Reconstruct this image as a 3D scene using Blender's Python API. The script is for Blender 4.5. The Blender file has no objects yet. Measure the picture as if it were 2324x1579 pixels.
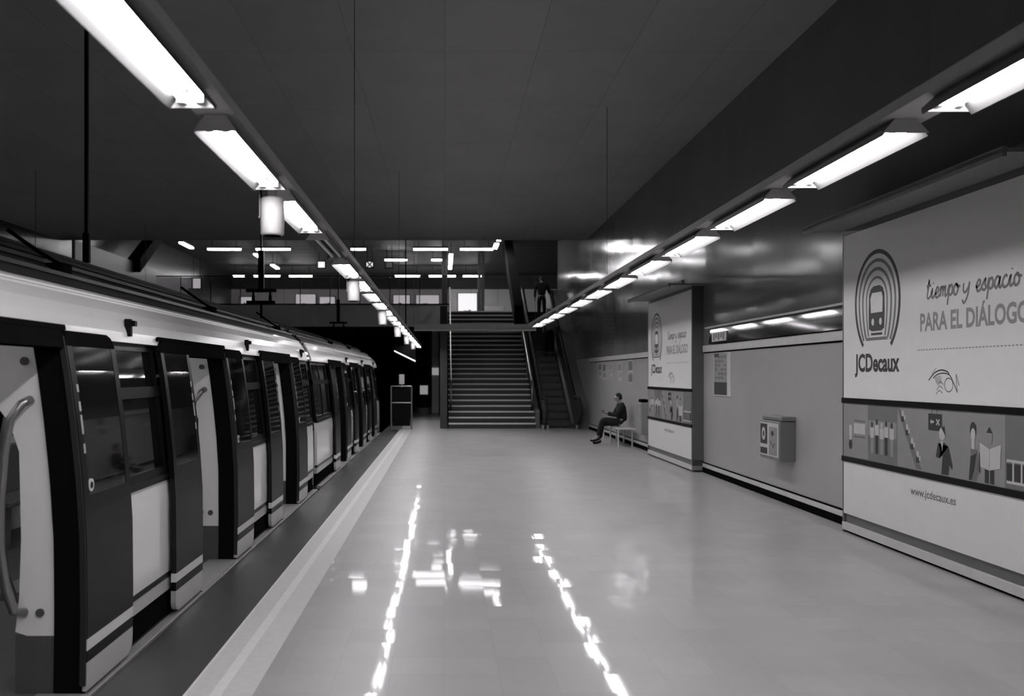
import bpy, bmesh, math, random
from mathutils import Vector, Matrix
random.seed(7)
C = bpy.context.scene.collection
S = bpy.context.scene
PI = math.pi

# ------------------------------------------------------------------ camera, world, exposure
F = 2100.0 / 2324.0 * 36.0
cam_d = bpy.data.cameras.new('camera'); cam = bpy.data.objects.new('camera', cam_d); C.objects.link(cam)
cam.location = (0, 0, 1.65); cam.rotation_euler = (PI/2, 0, 0)
cam_d.sensor_width = 36.0; cam_d.sensor_fit = 'HORIZONTAL'; cam_d.lens = F
cam_d.shift_x = (1162 - 1009) / 2324.0; cam_d.shift_y = (850 - 789.5) / 2324.0
cam_d.clip_start = 0.05; cam_d.clip_end = 200
cam_d.dof.use_dof = True; cam_d.dof.focus_distance = 8.5; cam_d.dof.aperture_fstop = 2.2
S.camera = cam
w = bpy.data.worlds.new('world'); S.world = w; w.use_nodes = True
w.node_tree.nodes['Background'].inputs[0].default_value = (0.5, 0.48, 0.48, 1)
w.node_tree.nodes['Background'].inputs[1].default_value = 0.02
S.view_settings.view_transform = 'Standard'; S.view_settings.look = 'None'
S.view_settings.gamma = 1; S.view_settings.use_curve_mapping = False
S.view_settings.exposure = 0.0
TUBE = 58.0

# ------------------------------------------------------------------ materials
MATS = {}
def mat(name, g, rough=0.5, metal=0.0, spec=0.5, var=0.06, scale=6.0, bump=0.0, coat=0.0, tint=(1.0, 0.99, 0.985), emit=0.0):
    if name in MATS: return MATS[name]
    m = bpy.data.materials.new(name); m.use_nodes = True; nt = m.node_tree; N = nt.nodes; L = nt.links
    b = N['Principled BSDF']
    b.inputs['Roughness'].default_value = rough; b.inputs['Metallic'].default_value = metal
    b.inputs['Specular IOR Level'].default_value = spec
    b.inputs['Coat Weight'].default_value = coat
    tc = N.new('ShaderNodeTexCoord'); nz = N.new('ShaderNodeTexNoise'); nz.inputs['Scale'].default_value = scale
    nz.inputs['Detail'].default_value = 4
    L.new(tc.outputs['Object'], nz.inputs['Vector'])
    cr = N.new('ShaderNodeValToRGB'); L.new(nz.outputs['Fac'], cr.inputs['Fac'])
    a = g * (1 - var); c = g * (1 + var)
    cr.color_ramp.elements[0].position = 0.3; cr.color_ramp.elements[1].position = 0.7
    cr.color_ramp.elements[0].color = (a*tint[0], a*tint[1], a*tint[2], 1)
    cr.color_ramp.elements[1].color = (c*tint[0], c*tint[1], c*tint[2], 1)
    L.new(cr.outputs['Color'], b.inputs['Base Color'])
    if bump:
        bp = N.new('ShaderNodeBump'); bp.inputs['Strength'].default_value = bump; bp.inputs['Distance'].default_value = 0.01
        L.new(nz.outputs['Fac'], bp.inputs['Height']); L.new(bp.outputs['Normal'], b.inputs['Normal'])
    if emit:
        b.inputs['Emission Color'].default_value = (1, 0.98, 1.0, 1); b.inputs['Emission Strength'].default_value = emit
    MATS[name] = m
    return m

def panel_mat(name, g, rough, size, axes, tilt=0.01, spec=0.5, joint=0.5, jw=0.004, var=0.08, roughvar=0.05, offset=(0, 0, 0), coat=0.0):
    """square tiles or sheets: colour differs a little from one to the next, thin joints, each one lies a hair out of true"""
    m = bpy.data.materials.new(name); m.use_nodes = True; nt = m.node_tree; N = nt.nodes; L = nt.links
    b = N['Principled BSDF']; b.inputs['Specular IOR Level'].default_value = spec
    geo = N.new('ShaderNodeNewGeometry')
    def vm(op, a, bb=None):
        n = N.new('ShaderNodeVectorMath'); n.operation = op
        L.new(a, n.inputs[0])
        if bb is not None:
            if isinstance(bb, tuple): n.inputs[1].default_value = bb
            else: L.new(bb, n.inputs[1])
        return n.outputs[0]
    def mt(op, a, bb=None, cc=None):
        n = N.new('ShaderNodeMath'); n.operation = op
        for i, q in enumerate((a, bb, cc)):
            if q is None: continue
            if isinstance(q, (int, float)): n.inputs[i].default_value = q
            else: L.new(q, n.inputs[i])
        return n.outputs[0]
    p = vm('ADD', geo.outputs['Position'], offset)
    q = vm('DIVIDE', p, size)
    fl = vm('FLOOR', q)
    wn = N.new('ShaderNodeTexWhiteNoise'); wn.noise_dimensions = '3D'; L.new(fl, wn.inputs['Vector'])
    off = vm('SUBTRACT', wn.outputs['Color'], (0.5, 0.5, 0.5))
    sc = N.new('ShaderNodeVectorMath'); sc.operation = 'SCALE'; L.new(off, sc.inputs[0]); sc.inputs['Scale'].default_value = tilt * 2
    nrm = vm('NORMALIZE', vm('ADD', geo.outputs['Normal'], sc.outputs[0]))
    L.new(nrm, b.inputs['Normal'])
    if coat:
        b.inputs['Coat Weight'].default_value = coat; b.inputs['Coat Roughness'].default_value = 0.05; L.new(nrm, b.inputs['Coat Normal'])
    fr = vm('FRACTION', q); sx = N.new('ShaderNodeSeparateXYZ'); L.new(fr, sx.inputs[0])
    js = None
    for ax in axes:
        s = size[ax]; o = sx.outputs[ax]
        d = mt('MULTIPLY', mt('MINIMUM', o, mt('SUBTRACT', 1.0, o)), s)
        d = mt('LESS_THAN', d, jw)
        js = d if js is None else mt('MAXIMUM', js, d)
    nz = N.new('ShaderNodeTexNoise'); nz.inputs['Scale'].default_value = 1.3; nz.inputs['Detail'].default_value = 6
    L.new(geo.outputs['Position'], nz.inputs['Vector'])
    val = mt('MULTIPLY_ADD', wn.outputs['Value'], var * g, g * (1 - var/2))
    val = mt('MULTIPLY', val, mt('MULTIPLY_ADD', nz.outputs['Fac'], 0.3, 0.85))
    val = mt('MULTIPLY', val, mt('SUBTRACT', 1.0, mt('MULTIPLY', js, 1 - joint)))
    cb = N.new('ShaderNodeCombineColor'); L.new(val, cb.inputs[0]); L.new(mt('MULTIPLY', val, 0.99), cb.inputs[1]); L.new(mt('MULTIPLY', val, 0.985), cb.inputs[2])
    L.new(cb.outputs[0], b.inputs['Base Color'])
    L.new(mt('MULTIPLY_ADD', nz.outputs['Fac'], roughvar*2, rough - roughvar), b.inputs['Roughness'])
    MATS[name] = m
    return m

M_floor = panel_mat('floor_tiles', 0.40, 0.42, (0.3, 0.3, 50), (0, 1), tilt=0.007, spec=0.6, joint=0.9, jw=0.0025, roughvar=0.04, coat=0.3)
M_edge = panel_mat('edge_granite', 0.05, 0.4, (0.45, 0.9, 50), (1,), tilt=0.003, spec=0.4, joint=0.7)
M_ceil = panel_mat('ceiling_panels', 0.32, 0.55, (1.2, 2.4, 50), (0, 1), tilt=0.0, spec=0.3, joint=0.7, jw=0.006)
M_wallup = panel_mat('dark_glossy_wall_panels', 0.155, 0.12, (50, 1.2, 1.4), (1, 2), tilt=0.006, spec=0.2, joint=0.85, jw=0.004)
M_walllow = panel_mat('pale_enamel_wall_panels', 0.36, 0.35, (50, 1.6, 50), (1,), tilt=0.003, spec=0.5, joint=0.92, jw=0.002, var=0.03)
M_dark = mat('dark_concrete', 0.05, 0.7, bump=0.2)
M_vdark = mat('tunnel_black', 0.009, 0.9, spec=0.05)
M_upper = panel_mat('concourse_upper_sheets', 0.1, 0.6, (2.4, 50, 0.5), (0, 2), tilt=0.0, spec=0.2, joint=0.6, jw=0.015)
M_ceil2 = panel_mat('concourse_ceiling_slats', 0.1, 0.6, (50, 1.2, 50), (1,), tilt=0.0, spec=0.2, joint=2.0, jw=0.04)
M_fascia = panel_mat('fascia_sheets', 0.75, 0.45, (2.4, 50, 50), (0,), tilt=0.004, joint=0.6)
M_strip = mat('tactile_strip_pale', 0.6, 0.5, var=0.05, scale=20)
M_stripmid = mat('tactile_ribs', 0.74, 0.5, var=0.04, scale=20)
M_tube = mat('tube_glow', 0.9, 0.4, emit=TUBE)
M_tubeoff = mat('tube_unlit', 0.6, 0.3)
M_reflector = mat('grey_enamel_reflector', 0.035, 0.35, var=0.02)
M_reflectorb = mat('pale_enamel_reflector', 0.11, 0.4, var=0.02)
M_tray = mat('tray_grey', 0.5, 0.45)
M_steel = mat('brushed_steel', 0.55, 0.28, metal=1.0)
M_steeld = mat('dull_steel', 0.32, 0.38, metal=0.9)
M_black = mat('black_paint', 0.007, 0.3, spec=0.08)
M_blackm = mat('black_matt', 0.007, 0.7, spec=0.0)
M_white = mat('white_paint', 0.74, 0.16, coat=0.4, var=0.015)
M_whitei = mat('interior_white_panel', 0.88, 0.35, var=0.02)
M_blue = mat('mid_dark_band_paint', 0.016, 0.4, spec=0.1, coat=0.0, var=0.04)
M_lgrey = mat('light_grey_paint', 0.5, 0.25, var=0.03)
M_sill = mat('sill_plate', 0.36, 0.4, metal=0.3)
M_roof = mat('roof_dark_grey', 0.03, 0.4, spec=0.25, var=0.15, scale=3)
M_inside = mat('interior_dark_grey', 0.09, 0.5)
M_seat = mat('seat_shell', 0.12, 0.4)
M_rubber = mat('rubber', 0.015, 0.7)
M_poster = mat('poster_paper', 0.74, 0.4, var=0.015)
M_posterb = mat('poster_grey_band', 0.27, 0.4, var=0.04)
M_ink = mat('poster_ink_black', 0.025, 0.5)
M_inkg = mat('poster_ink_grey', 0.16, 0.5)
M_inkl = mat('poster_ink_pale', 0.52, 0.5)
M_inkm = mat('poster_ink_mid', 0.27, 0.5)
M_frame = mat('billboard_frame', 0.13, 0.35, metal=0.3)
M_alu = mat('pale_aluminium', 0.62, 0.4, metal=0.2)
M_greybox = mat('grey_cabinet', 0.17, 0.45)
M_band = mat('dark_glass_band', 0.02, 0.06, spec=0.8)
M_cloth = mat('black_cloth', 0.009, 0.9, bump=0.3, scale=30)
M_clothg = mat('grey_cloth', 0.45, 0.9, bump=0.3, scale=30)
M_trous = mat('dark_trousers', 0.012, 0.9, bump=0.3, scale=30)
M_skin = mat('skin', 0.3, 0.55, tint=(1.0, 0.9, 0.85))
M_hair = mat('dark_hair', 0.015, 0.6, bump=0.5, scale=60)
M_spk = mat('speaker_white', 0.75, 0.35)
M_step = mat('stair_dark', 0.03, 0.4)
M_nose = mat('stair_nosing', 0.8, 0.4)
M_esc = mat('escalator_step_metal', 0.10, 0.35, metal=0.6)
M_balus = mat('escalator_balustrade', 0.16, 0.3, metal=0.7)
M_lit = mat('lit_panel', 0.8, 0.5, emit=0.8)
M_conc = panel_mat('concourse_back_wall', 0.88, 0.5, (1.5, 50, 50), (0,), tilt=0.0, joint=0.7, jw=0.02)
M_glowi = mat('car_ceiling_lamp', 0.9, 0.4, emit=3.0)

def glass(name, g, alpha, rough=0.04):
    m = bpy.data.materials.new(name); m.use_nodes = True; nt = m.node_tree; N = nt.nodes; L = nt.links
    b = N['Principled BSDF']; b.inputs['Base Color'].default_value = (g, g*0.98, g*0.99, 1)
    b.inputs['Roughness'].default_value = rough; b.inputs['Specular IOR Level'].default_value = 0.7
    tr = N.new('ShaderNodeBsdfTransparent'); tr.inputs[0].default_value = (0.75, 0.74, 0.75, 1)
    mx = N.new('ShaderNodeMixShader'); mx.inputs[0].default_value = alpha
    L.new(tr.outputs[0], mx.inputs[1]); L.new(b.outputs[0], mx.inputs[2]); L.new(mx.outputs[0], N['Material Output'].inputs['Surface'])
    MATS[name] = m; return m
M_glass = glass('tinted_window_glass', 0.006, 0.8)
M_glassc = glass('clear_balustrade_glass', 0.05, 0.18)

# ------------------------------------------------------------------ helpers
W = {}      # world position of each object's origin (nothing is rotated by its parent)
def tag(o, label=None, cat=None, group=None, kind=None):
    if label: o['label'] = label
    if cat: o['category'] = cat
    if group: o['group'] = group
    if kind: o['kind'] = kind
    return o
def empty(name, loc, label, cat, group=None):
    o = bpy.data.objects.new(name, None); C.objects.link(o); o.location = loc; o.empty_display_size = 0.2
    W[o] = Vector(loc); return tag(o, label, cat, group)
class MB:
    def __init__(s, *mats):
        s.bm = bmesh.new(); s.mats = list(mats); s.mi = 0
    def f(s, vs):
        try:
            fc = s.bm.faces.new(vs); fc.material_index = s.mi; return fc
        except ValueError: return None
    def v(s, p): return s.bm.verts.new(p)
    def box(s, x0, x1, y0, y1, z0, z1, bevel=0.0):
        vs = [s.v((x, y, z)) for x in (x0, x1) for y in (y0, y1) for z in (z0, z1)]
        fs = [(0,1,3,2), (4,6,7,5), (0,4,5,1), (2,3,7,6), (0,2,6,4), (1,5,7,3)]
        out = [s.f([vs[i] for i in q]) for q in fs]
        if bevel:
            es = list({e for f in out for e in f.edges})
            r = bmesh.ops.bevel(s.bm, geom=es, offset=bevel, segments=2, profile=0.5, affect='EDGES')
            for f in r['faces']: f.material_index = s.mi
        return s
    def prism(s, pts, axis, a, b):
        """pts 2D polygon; axis 0: (y,z) along x; 1: (x,z) along y; 2: (x,y) along z"""
        def P(p, t): return (t, p[0], p[1]) if axis == 0 else ((p[0], t, p[1]) if axis == 1 else (p[0], p[1], t))
        A = [s.v(P(p, a)) for p in pts]; B = [s.v(P(p, b)) for p in pts]; n = len(pts)
        s.f(A); s.f(B[::-1])
        for i in range(n): s.f([A[i], A[(i+1) % n], B[(i+1) % n], B[i]])
        return s
    def tube(s, path, r, seg=10, cap=True):
        path = [Vector(p) for p in path]; rings = []; prev = None
        for i, p in enumerate(path):
            if i == 0: d = path[1] - p
            elif i == len(path)-1: d = p - path[i-1]
            else: d = (path[i+1] - path[i-1])
            d.normalize()
            if prev is None:
                u = d.orthogonal().normalized()
            else:
                u = (prev - d * prev.dot(d)).normalized()
            prev = u; vv = d.cross(u)
            rr = r[i] if isinstance(r, (list, tuple)) else r
            rings.append([s.v(p + (u*math.cos(2*PI*k/seg) + vv*math.sin(2*PI*k/seg))*rr) for k in range(seg)])
        for a, b in zip(rings, rings[1:]):
            for k in range(seg): s.f([a[k], a[(k+1) % seg], b[(k+1) % seg], b[k]])
        if cap: s.f(rings[0][::-1]); s.f(rings[-1])
        return s
    def build(s, name, parent=None, at=(0, 0, 0), smooth=False, label=None):
        """geometry is given in world coordinates minus at"""
        bmesh.ops.recalc_face_normals(s.bm, faces=s.bm.faces[:])
        me = bpy.data.meshes.new(name); s.bm.to_mesh(me); s.bm.free()
        for m in s.mats: me.materials.append(m)
        if smooth:
            for p in me.polygons: p.use_smooth = True
        o = bpy.data.objects.new(name, me); C.objects.link(o); W[o] = Vector(at)
        if parent: o.parent = parent; o.location = Vector(at) - W[parent]
        else: o.location = at
        if label: o['label'] = label
        return o
def kids(o): return [c for c in bpy.data.objects if c.parent == o]
def place(o, parent, at):
    c = o.copy(); C.objects.link(c); W[c] = Vector(at); c.parent = parent
    c.location = Vector(at) - (W[parent] if parent else Vector((0, 0, 0)))
    return c
KID = {}
def copy_tree(o, at, parent=None, kidmap=None):
    """copy a thing or part with everything under it, to world position at"""
    at = Vector(at); c = o.copy(); C.objects.link(c); W[c] = at; c.parent = parent
    c.location = at - (W[parent] if parent else Vector((0, 0, 0)))
    for k in [q for q in W if q.parent == o]:
        copy_tree(k, at + (W[k] - W[o]), c)
    return c
def struct(o, label=None):
    o['kind'] = 'structure'
    if label: o['label'] = label
    return o

# ------------------------------------------------------------------ the setting
XW, XB = 4.4, 4.2            # right wall, face of the billboards
ZC = 5.84                    # platform hall ceiling
YE = 28.6                    # where the low ceiling ends
struct(MB(M_floor).box(-0.99, XW, -5, 28.3, -0.3, 0).build('floor'))
struct(MB(M_edge).box(-1.8, -1.345, -5, 50, -0.3, 0).build('platform_edge'))
s = MB(M_strip, M_stripmid); s.box(-1.345, -0.99, -5, 27.7, -0.3, 0.0)
s.mi = 1
s.box(-1.21, -1.15, -5, 27.7, 0.0, 0.003); s.box(-1.345, -1.33, -5, 27.7, 0.0, 0.003)
struct(s.build('tactile_strip'))
struct(MB(M_floor).box(-1.345, -0.99, 27.7, 50, -0.3, 0).box(-0.99, 0.2, 28.3, 50, -0.3, 0).box(0.2, 5.2, 28.3, 29.2, -0.3, 0).build('floor_passage'))
struct(MB(M_dark).box(-1.8, -1.6, -5, 50, -1.3, -0.3).build('platform_side_wall'))
struct(MB(M_vdark).box(-12, -1.8, -5, 60, -1.5, -1.3).build('track_bed'))
struct(MB(M_ceil).box(-12, XW + 0.3, -5, YE, ZC, ZC + 0.3).box(-12, XW+0.3, YE - 0.05, YE + 0.25, ZC + 0.0, 7.3).build('ceiling'))
struct(MB(M_ceil2).box(-14, XW + 2.3, YE + 0.25, 54, 7.25, 7.5).build('ceiling_concourse'))
struct(MB(M_wallup).box(XW, XW + 0.25, -5, 36, 2.14, 7.3).build('wall_right'))
struct(MB(M_walllow).box(XW, XW + 0.25, -5, 29, 0, 2.14).build('wall_right_lower'))
struct(MB(M_walllow).box(XW, XW + 0.25, 29, 36, 0, 2.14).build('wall_right_stairwell'))
s = MB(M_alu)
for y0, y1 in ((-5, 6.36), (9.78, 15.69), (19.11, 28)):
    s.box(XW - 0.025, XW, y0, y1, 2.03, 2.14, 0.004)
struct(s.build('trim_1'))
s = MB(M_alu)
for y0, y1 in ((-5, 6.36), (9.78, 15.69), (19.11, 28)):
    s.box(XW - 0.03, XW, y0, y1, 0.09, 0.15, 0.004)
struct(s.build('trim_2'))
s = MB(M_blackm)
for y0, y1 in ((-5, 6.36), (9.78, 15.69), (19.11, 28)):
    s.box(XW - 0.03, XW, y0, y1, 0.0, 0.088); s.box(XW - 0.012, XW, y0, y1, 0.152, 0.17); s.box(XW - 0.012, XW, y0, y1, 2.01, 2.028)
struct(s.build('baseboard_right'))
M_wl = panel_mat('opposite_wall_sheets', 0.05, 0.3, (50, 1.2, 1.4), (1, 2), tilt=0.006, spec=0.4, joint=0.8)
struct(MB(M_wl).box(-12.3, -12, -5, 60, -1.5, 7.5).build('wall_left'))
struct(MB(M_floor).box(-12, -6.6, -5, 50, -1.3, 0.0).build('floor_opposite'))
struct(MB(M_dark).box(-12, XW + 0.3, -5.3, -5, -1.5, ZC).build('wall_behind'))
# mezzanine and the passage under it
YM = 35.6
s = MB(M_fascia, M_black); s.box(-14, 0.2, YM, YM + 0.15, 3.5, 4.33)
s.mi = 1; s.box(-14, 0.2, YM - 0.02, YM + 0.17, 4.33, 4.38)
struct(s.build('mezzanine_fascia'))
struct(MB(M_dark).box(-14, 6.6, YM + 0.15, 54, 3.9, 4.08).build('mezzanine_floor'))
s = MB(M_conc, M_upper); s.box(-14, 6.6, 52, 52.3, 4.08, 6.45)
s.mi = 1; s.box(-14, 6.6, 52, 52.3, 6.45, 7.3)
struct(s.build('wall_back'))
struct(MB(M_vdark).box(-12, 6.6, 53.0, 53.3, -1.5, 4.0).box(-12, -1.9, 50.0, 50.3, 2.9, 3.9).build('wall_tunnel_end'))
struct(MB(M_dark).box(-0.14, 0.08, 28.3, 50, 0, 3.75).build('wall_stair_side'))
struct(MB(M_fascia).box(-0.55, -0.25, 40, 40.3, 0, 3.9).build('wall_passage_end'))
struct(MB(M_dark).box(6.3, 6.6, 36, 54, 4.08, 7.3).box(XW, 6.6, 35.9, 36.0, 0, 4.08).build('wall_concourse_right'))
# inclined bulkheads that follow the stairs up
def incline(name, x0, x1, ya, za, yb, zb, h, m):
    return struct(MB(m).prism([(ya, za), (yb, zb), (yb, zb + h), (ya, za + h)], 0, x0, x1).build(name))
incline('trim_3', 2.45, 2.78, 32.6, 3.35, 39.7, 3.35 + 7.1*0.567, 0.75, M_vdark)
incline('trim_4', -11.3, -10.85, 33.0, 5.3, 36.4, 5.3 + 3.4*0.567, 0.5, M_vdark)
struct(MB(M_greybox).prism([(27.8, 4.9), (40, 4.9), (40, 5.7), (27.8, 5.7)], 0, -11.2, -11.1).build('trim_5'))

# ------------------------------------------------------------------ billboards
def proj(px, py):           # a point on the billboard face, from the photograph
    Y = XB * 2100.0 / (px - 1009.0); return 9.77 - Y, 1.65 - (py - 850.0) * Y / 2100.0
def ribbon(pts, wd):
    L_, R_ = [], []
    n = len(pts)
    for i in range(n):
        a = Vector(pts[max(i-1, 0)]); b = Vector(pts[min(i+1, n-1)]); d = b - a
        if d.length < 1e-9: d = Vector((1, 0))
        d.normalize(); nn = Vector((-d.y, d.x))
        ww = wd[i] if isinstance(wd, (list, tuple)) else wd
        L_.append(Vector(pts[i]) + nn*ww/2); R_.append(Vector(pts[i]) - nn*ww/2)
    return L_, R_
class Art:
    """flat printing on a sheet: u to the viewer's right, v up; faces sit a hair in front of the sheet"""
    def __init__(s, o, du, dv, nrm, *mats):
        s.o = Vector(o); s.du = Vector(du); s.dv = Vector(dv); s.n = Vector(nrm); s.b = MB(*mats); s.k = 0
    def P(s, u, v): return s.b.v(s.o + s.du*u + s.dv*v + s.n*(0.0006 + 0.00004*s.k))
    def poly(s, pts, mi): s.k += 1; s.b.mi = mi; s.b.f([s.P(*p) for p in pts])
    def rect(s, u0, u1, v0, v1, mi): s.poly([(u0, v0), (u1, v0), (u1, v1), (u0, v1)], mi)
    def ell(s, u, v, a, b, mi, n=20): s.poly([(u + a*math.cos(2*PI*i/n), v + b*math.sin(2*PI*i/n)) for i in range(n)], mi)
    def line(s, pts, wd, mi):
        s.k += 1; s.b.mi = mi; L_, R_ = ribbon(pts, wd)
        A = [s.P(*p) for p in L_]; B = [s.P(*p) for p in R_]
        for i in range(len(pts)-1): s.b.f([A[i], B[i], B[i+1], A[i+1]])
    def spl(s, pts, wd, mi, n=8):
        out = []
        P = [Vector(pts[0])] + [Vector(p) for p in pts] + [Vector(pts[-1])]
        for i in range(1, len(P)-2):
            for t in range(n):
                t = t/n; a, b, c, d = P[i-1], P[i], P[i+1], P[i+2]
                out.append(0.5*((2*b) + (c-a)*t + (2*a-5*b+4*c-d)*t*t + (3*b-a-3*c+d)*t*t*t))
        out.append(P[-1]); s.line([(p.x, p.y) for p in out], wd, mi)
    def build(s, name, parent): return s.b.build(name, parent, (0, 0, 0))
def text_mesh(body, height, width, bold=0.0, shear=0.0):
    cu = bpy.data.curves.new('t', 'FONT'); cu.body = body; cu.offset = bold; cu.shear = shear; cu.resolution_u = 3
    o = bpy.data.objects.new('t', cu); C.objects.link(o)
    bpy.context.view_layer.update()
    me = bpy.data.meshes.new_from_object(o.evaluated_get(bpy.context.evaluated_depsgraph_get()))
    bpy.data.objects.remove(o); bpy.data.curves.remove(cu)
    xs = [v.co.x for v in me.vertices]; x0, x1 = min(xs), max(xs)
    cap = 0.70
    for v in me.vertices:
        v.co.x = (v.co.x - x0) / (x1 - x0) * width; v.co.y = v.co.y / cap * height
    return me
def put_text(name, me, o, du, dv, nrm, m, parent):
    o = Vector(o); du = Vector(du); dv = Vector(dv); nrm = Vector(nrm); base = W[parent] if parent else Vector((0, 0, 0))
    for v in me.vertices: v.co = o + du*v.co.x + dv*v.co.y + nrm*0.0012 - base
    me.materials.clear(); me.materials.append(m); me.name = name
    ob = bpy.data.objects.new(name, me); C.objects.link(ob); W[ob] = Vector(base); ob.parent = parent; ob.location = (0, 0, 0)
    return ob

SCRIPT = {   # running-hand letters: strokes in an em where x-height is 1
 't': ([[(0.15,0.9),(0.3,1.9),(0.2,0.9),(0.15,0.2),(0.35,0.0),(0.7,0.35)], [(0.0,1.25),(0.6,1.3)]], 0.62),
 'i': ([[(0.0,0.35),(0.2,0.95),(0.15,0.2),(0.3,0.0),(0.6,0.35)], [(0.26,1.42),(0.30,1.52)]], 0.52),
 'e': ([[(0.0,0.35),(0.4,0.5),(0.5,0.85),(0.3,1.0),(0.1,0.55),(0.2,0.05),(0.45,0.0),(0.75,0.35)]], 0.68),
 'm': ([[(0.0,0.5),(0.15,1.0),(0.1,0.0)], [(0.12,0.5),(0.38,1.0),(0.42,0.0)], [(0.43,0.5),(0.7,1.0),(0.7,0.2),(0.82,0.0),(1.1,0.35)]], 1.02),
 'p': ([[(0.0,0.4),(0.2,1.0),(0.05,-0.9)], [(0.18,0.7),(0.45,1.0),(0.6,0.6),(0.45,0.05),(0.15,0.15)], [(0.45,0.05),(0.8,0.35)]], 0.74),
 'o': ([[(0.3,1.0),(0.05,0.7),(0.1,0.1),(0.35,0.0),(0.55,0.4),(0.45,0.9),(0.25,1.0),(0.5,0.75),(0.8,0.75)]], 0.74),
 'y': ([[(0.05,0.95),(0.05,0.3),(0.25,0.05),(0.5,0.5),(0.6,1.0)], [(0.6,1.0),(0.5,-0.2),(0.2,-0.95),(0.0,-0.6)]], 0.72),
 's': ([[(0.0,0.35),(0.4,1.05),(0.35,0.6),(0.5,0.2),(0.3,0.0),(0.05,0.12)], [(0.35,0.0),(0.7,0.35)]], 0.62),
 'a': ([[(0.55,0.9),(0.25,1.0),(0.05,0.5),(0.2,0.0),(0.45,0.3),(0.6,0.95),(0.55,0.2),(0.7,0.0),(0.9,0.35)]], 0.84),
 'c': ([[(0.5,0.85),(0.3,1.0),(0.05,0.5),(0.2,0.0),(0.5,0.05),(0.75,0.35)]], 0.66),
 ' ': ([], 0.45)}
def script(a, text, u0, v0, xh, u1, wd, mi):
    tot = sum(SCRIPT[c][1] for c in text); sx = (u1 - u0) / tot; u = u0
    for c in text:
        for st in SCRIPT[c][0]:
            a.spl([(u + p[0]*sx + p[1]*xh*0.12, v0 + p[1]*xh) for p in st], wd, mi, 5)
        u += SCRIPT[c][1]*sx

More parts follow.
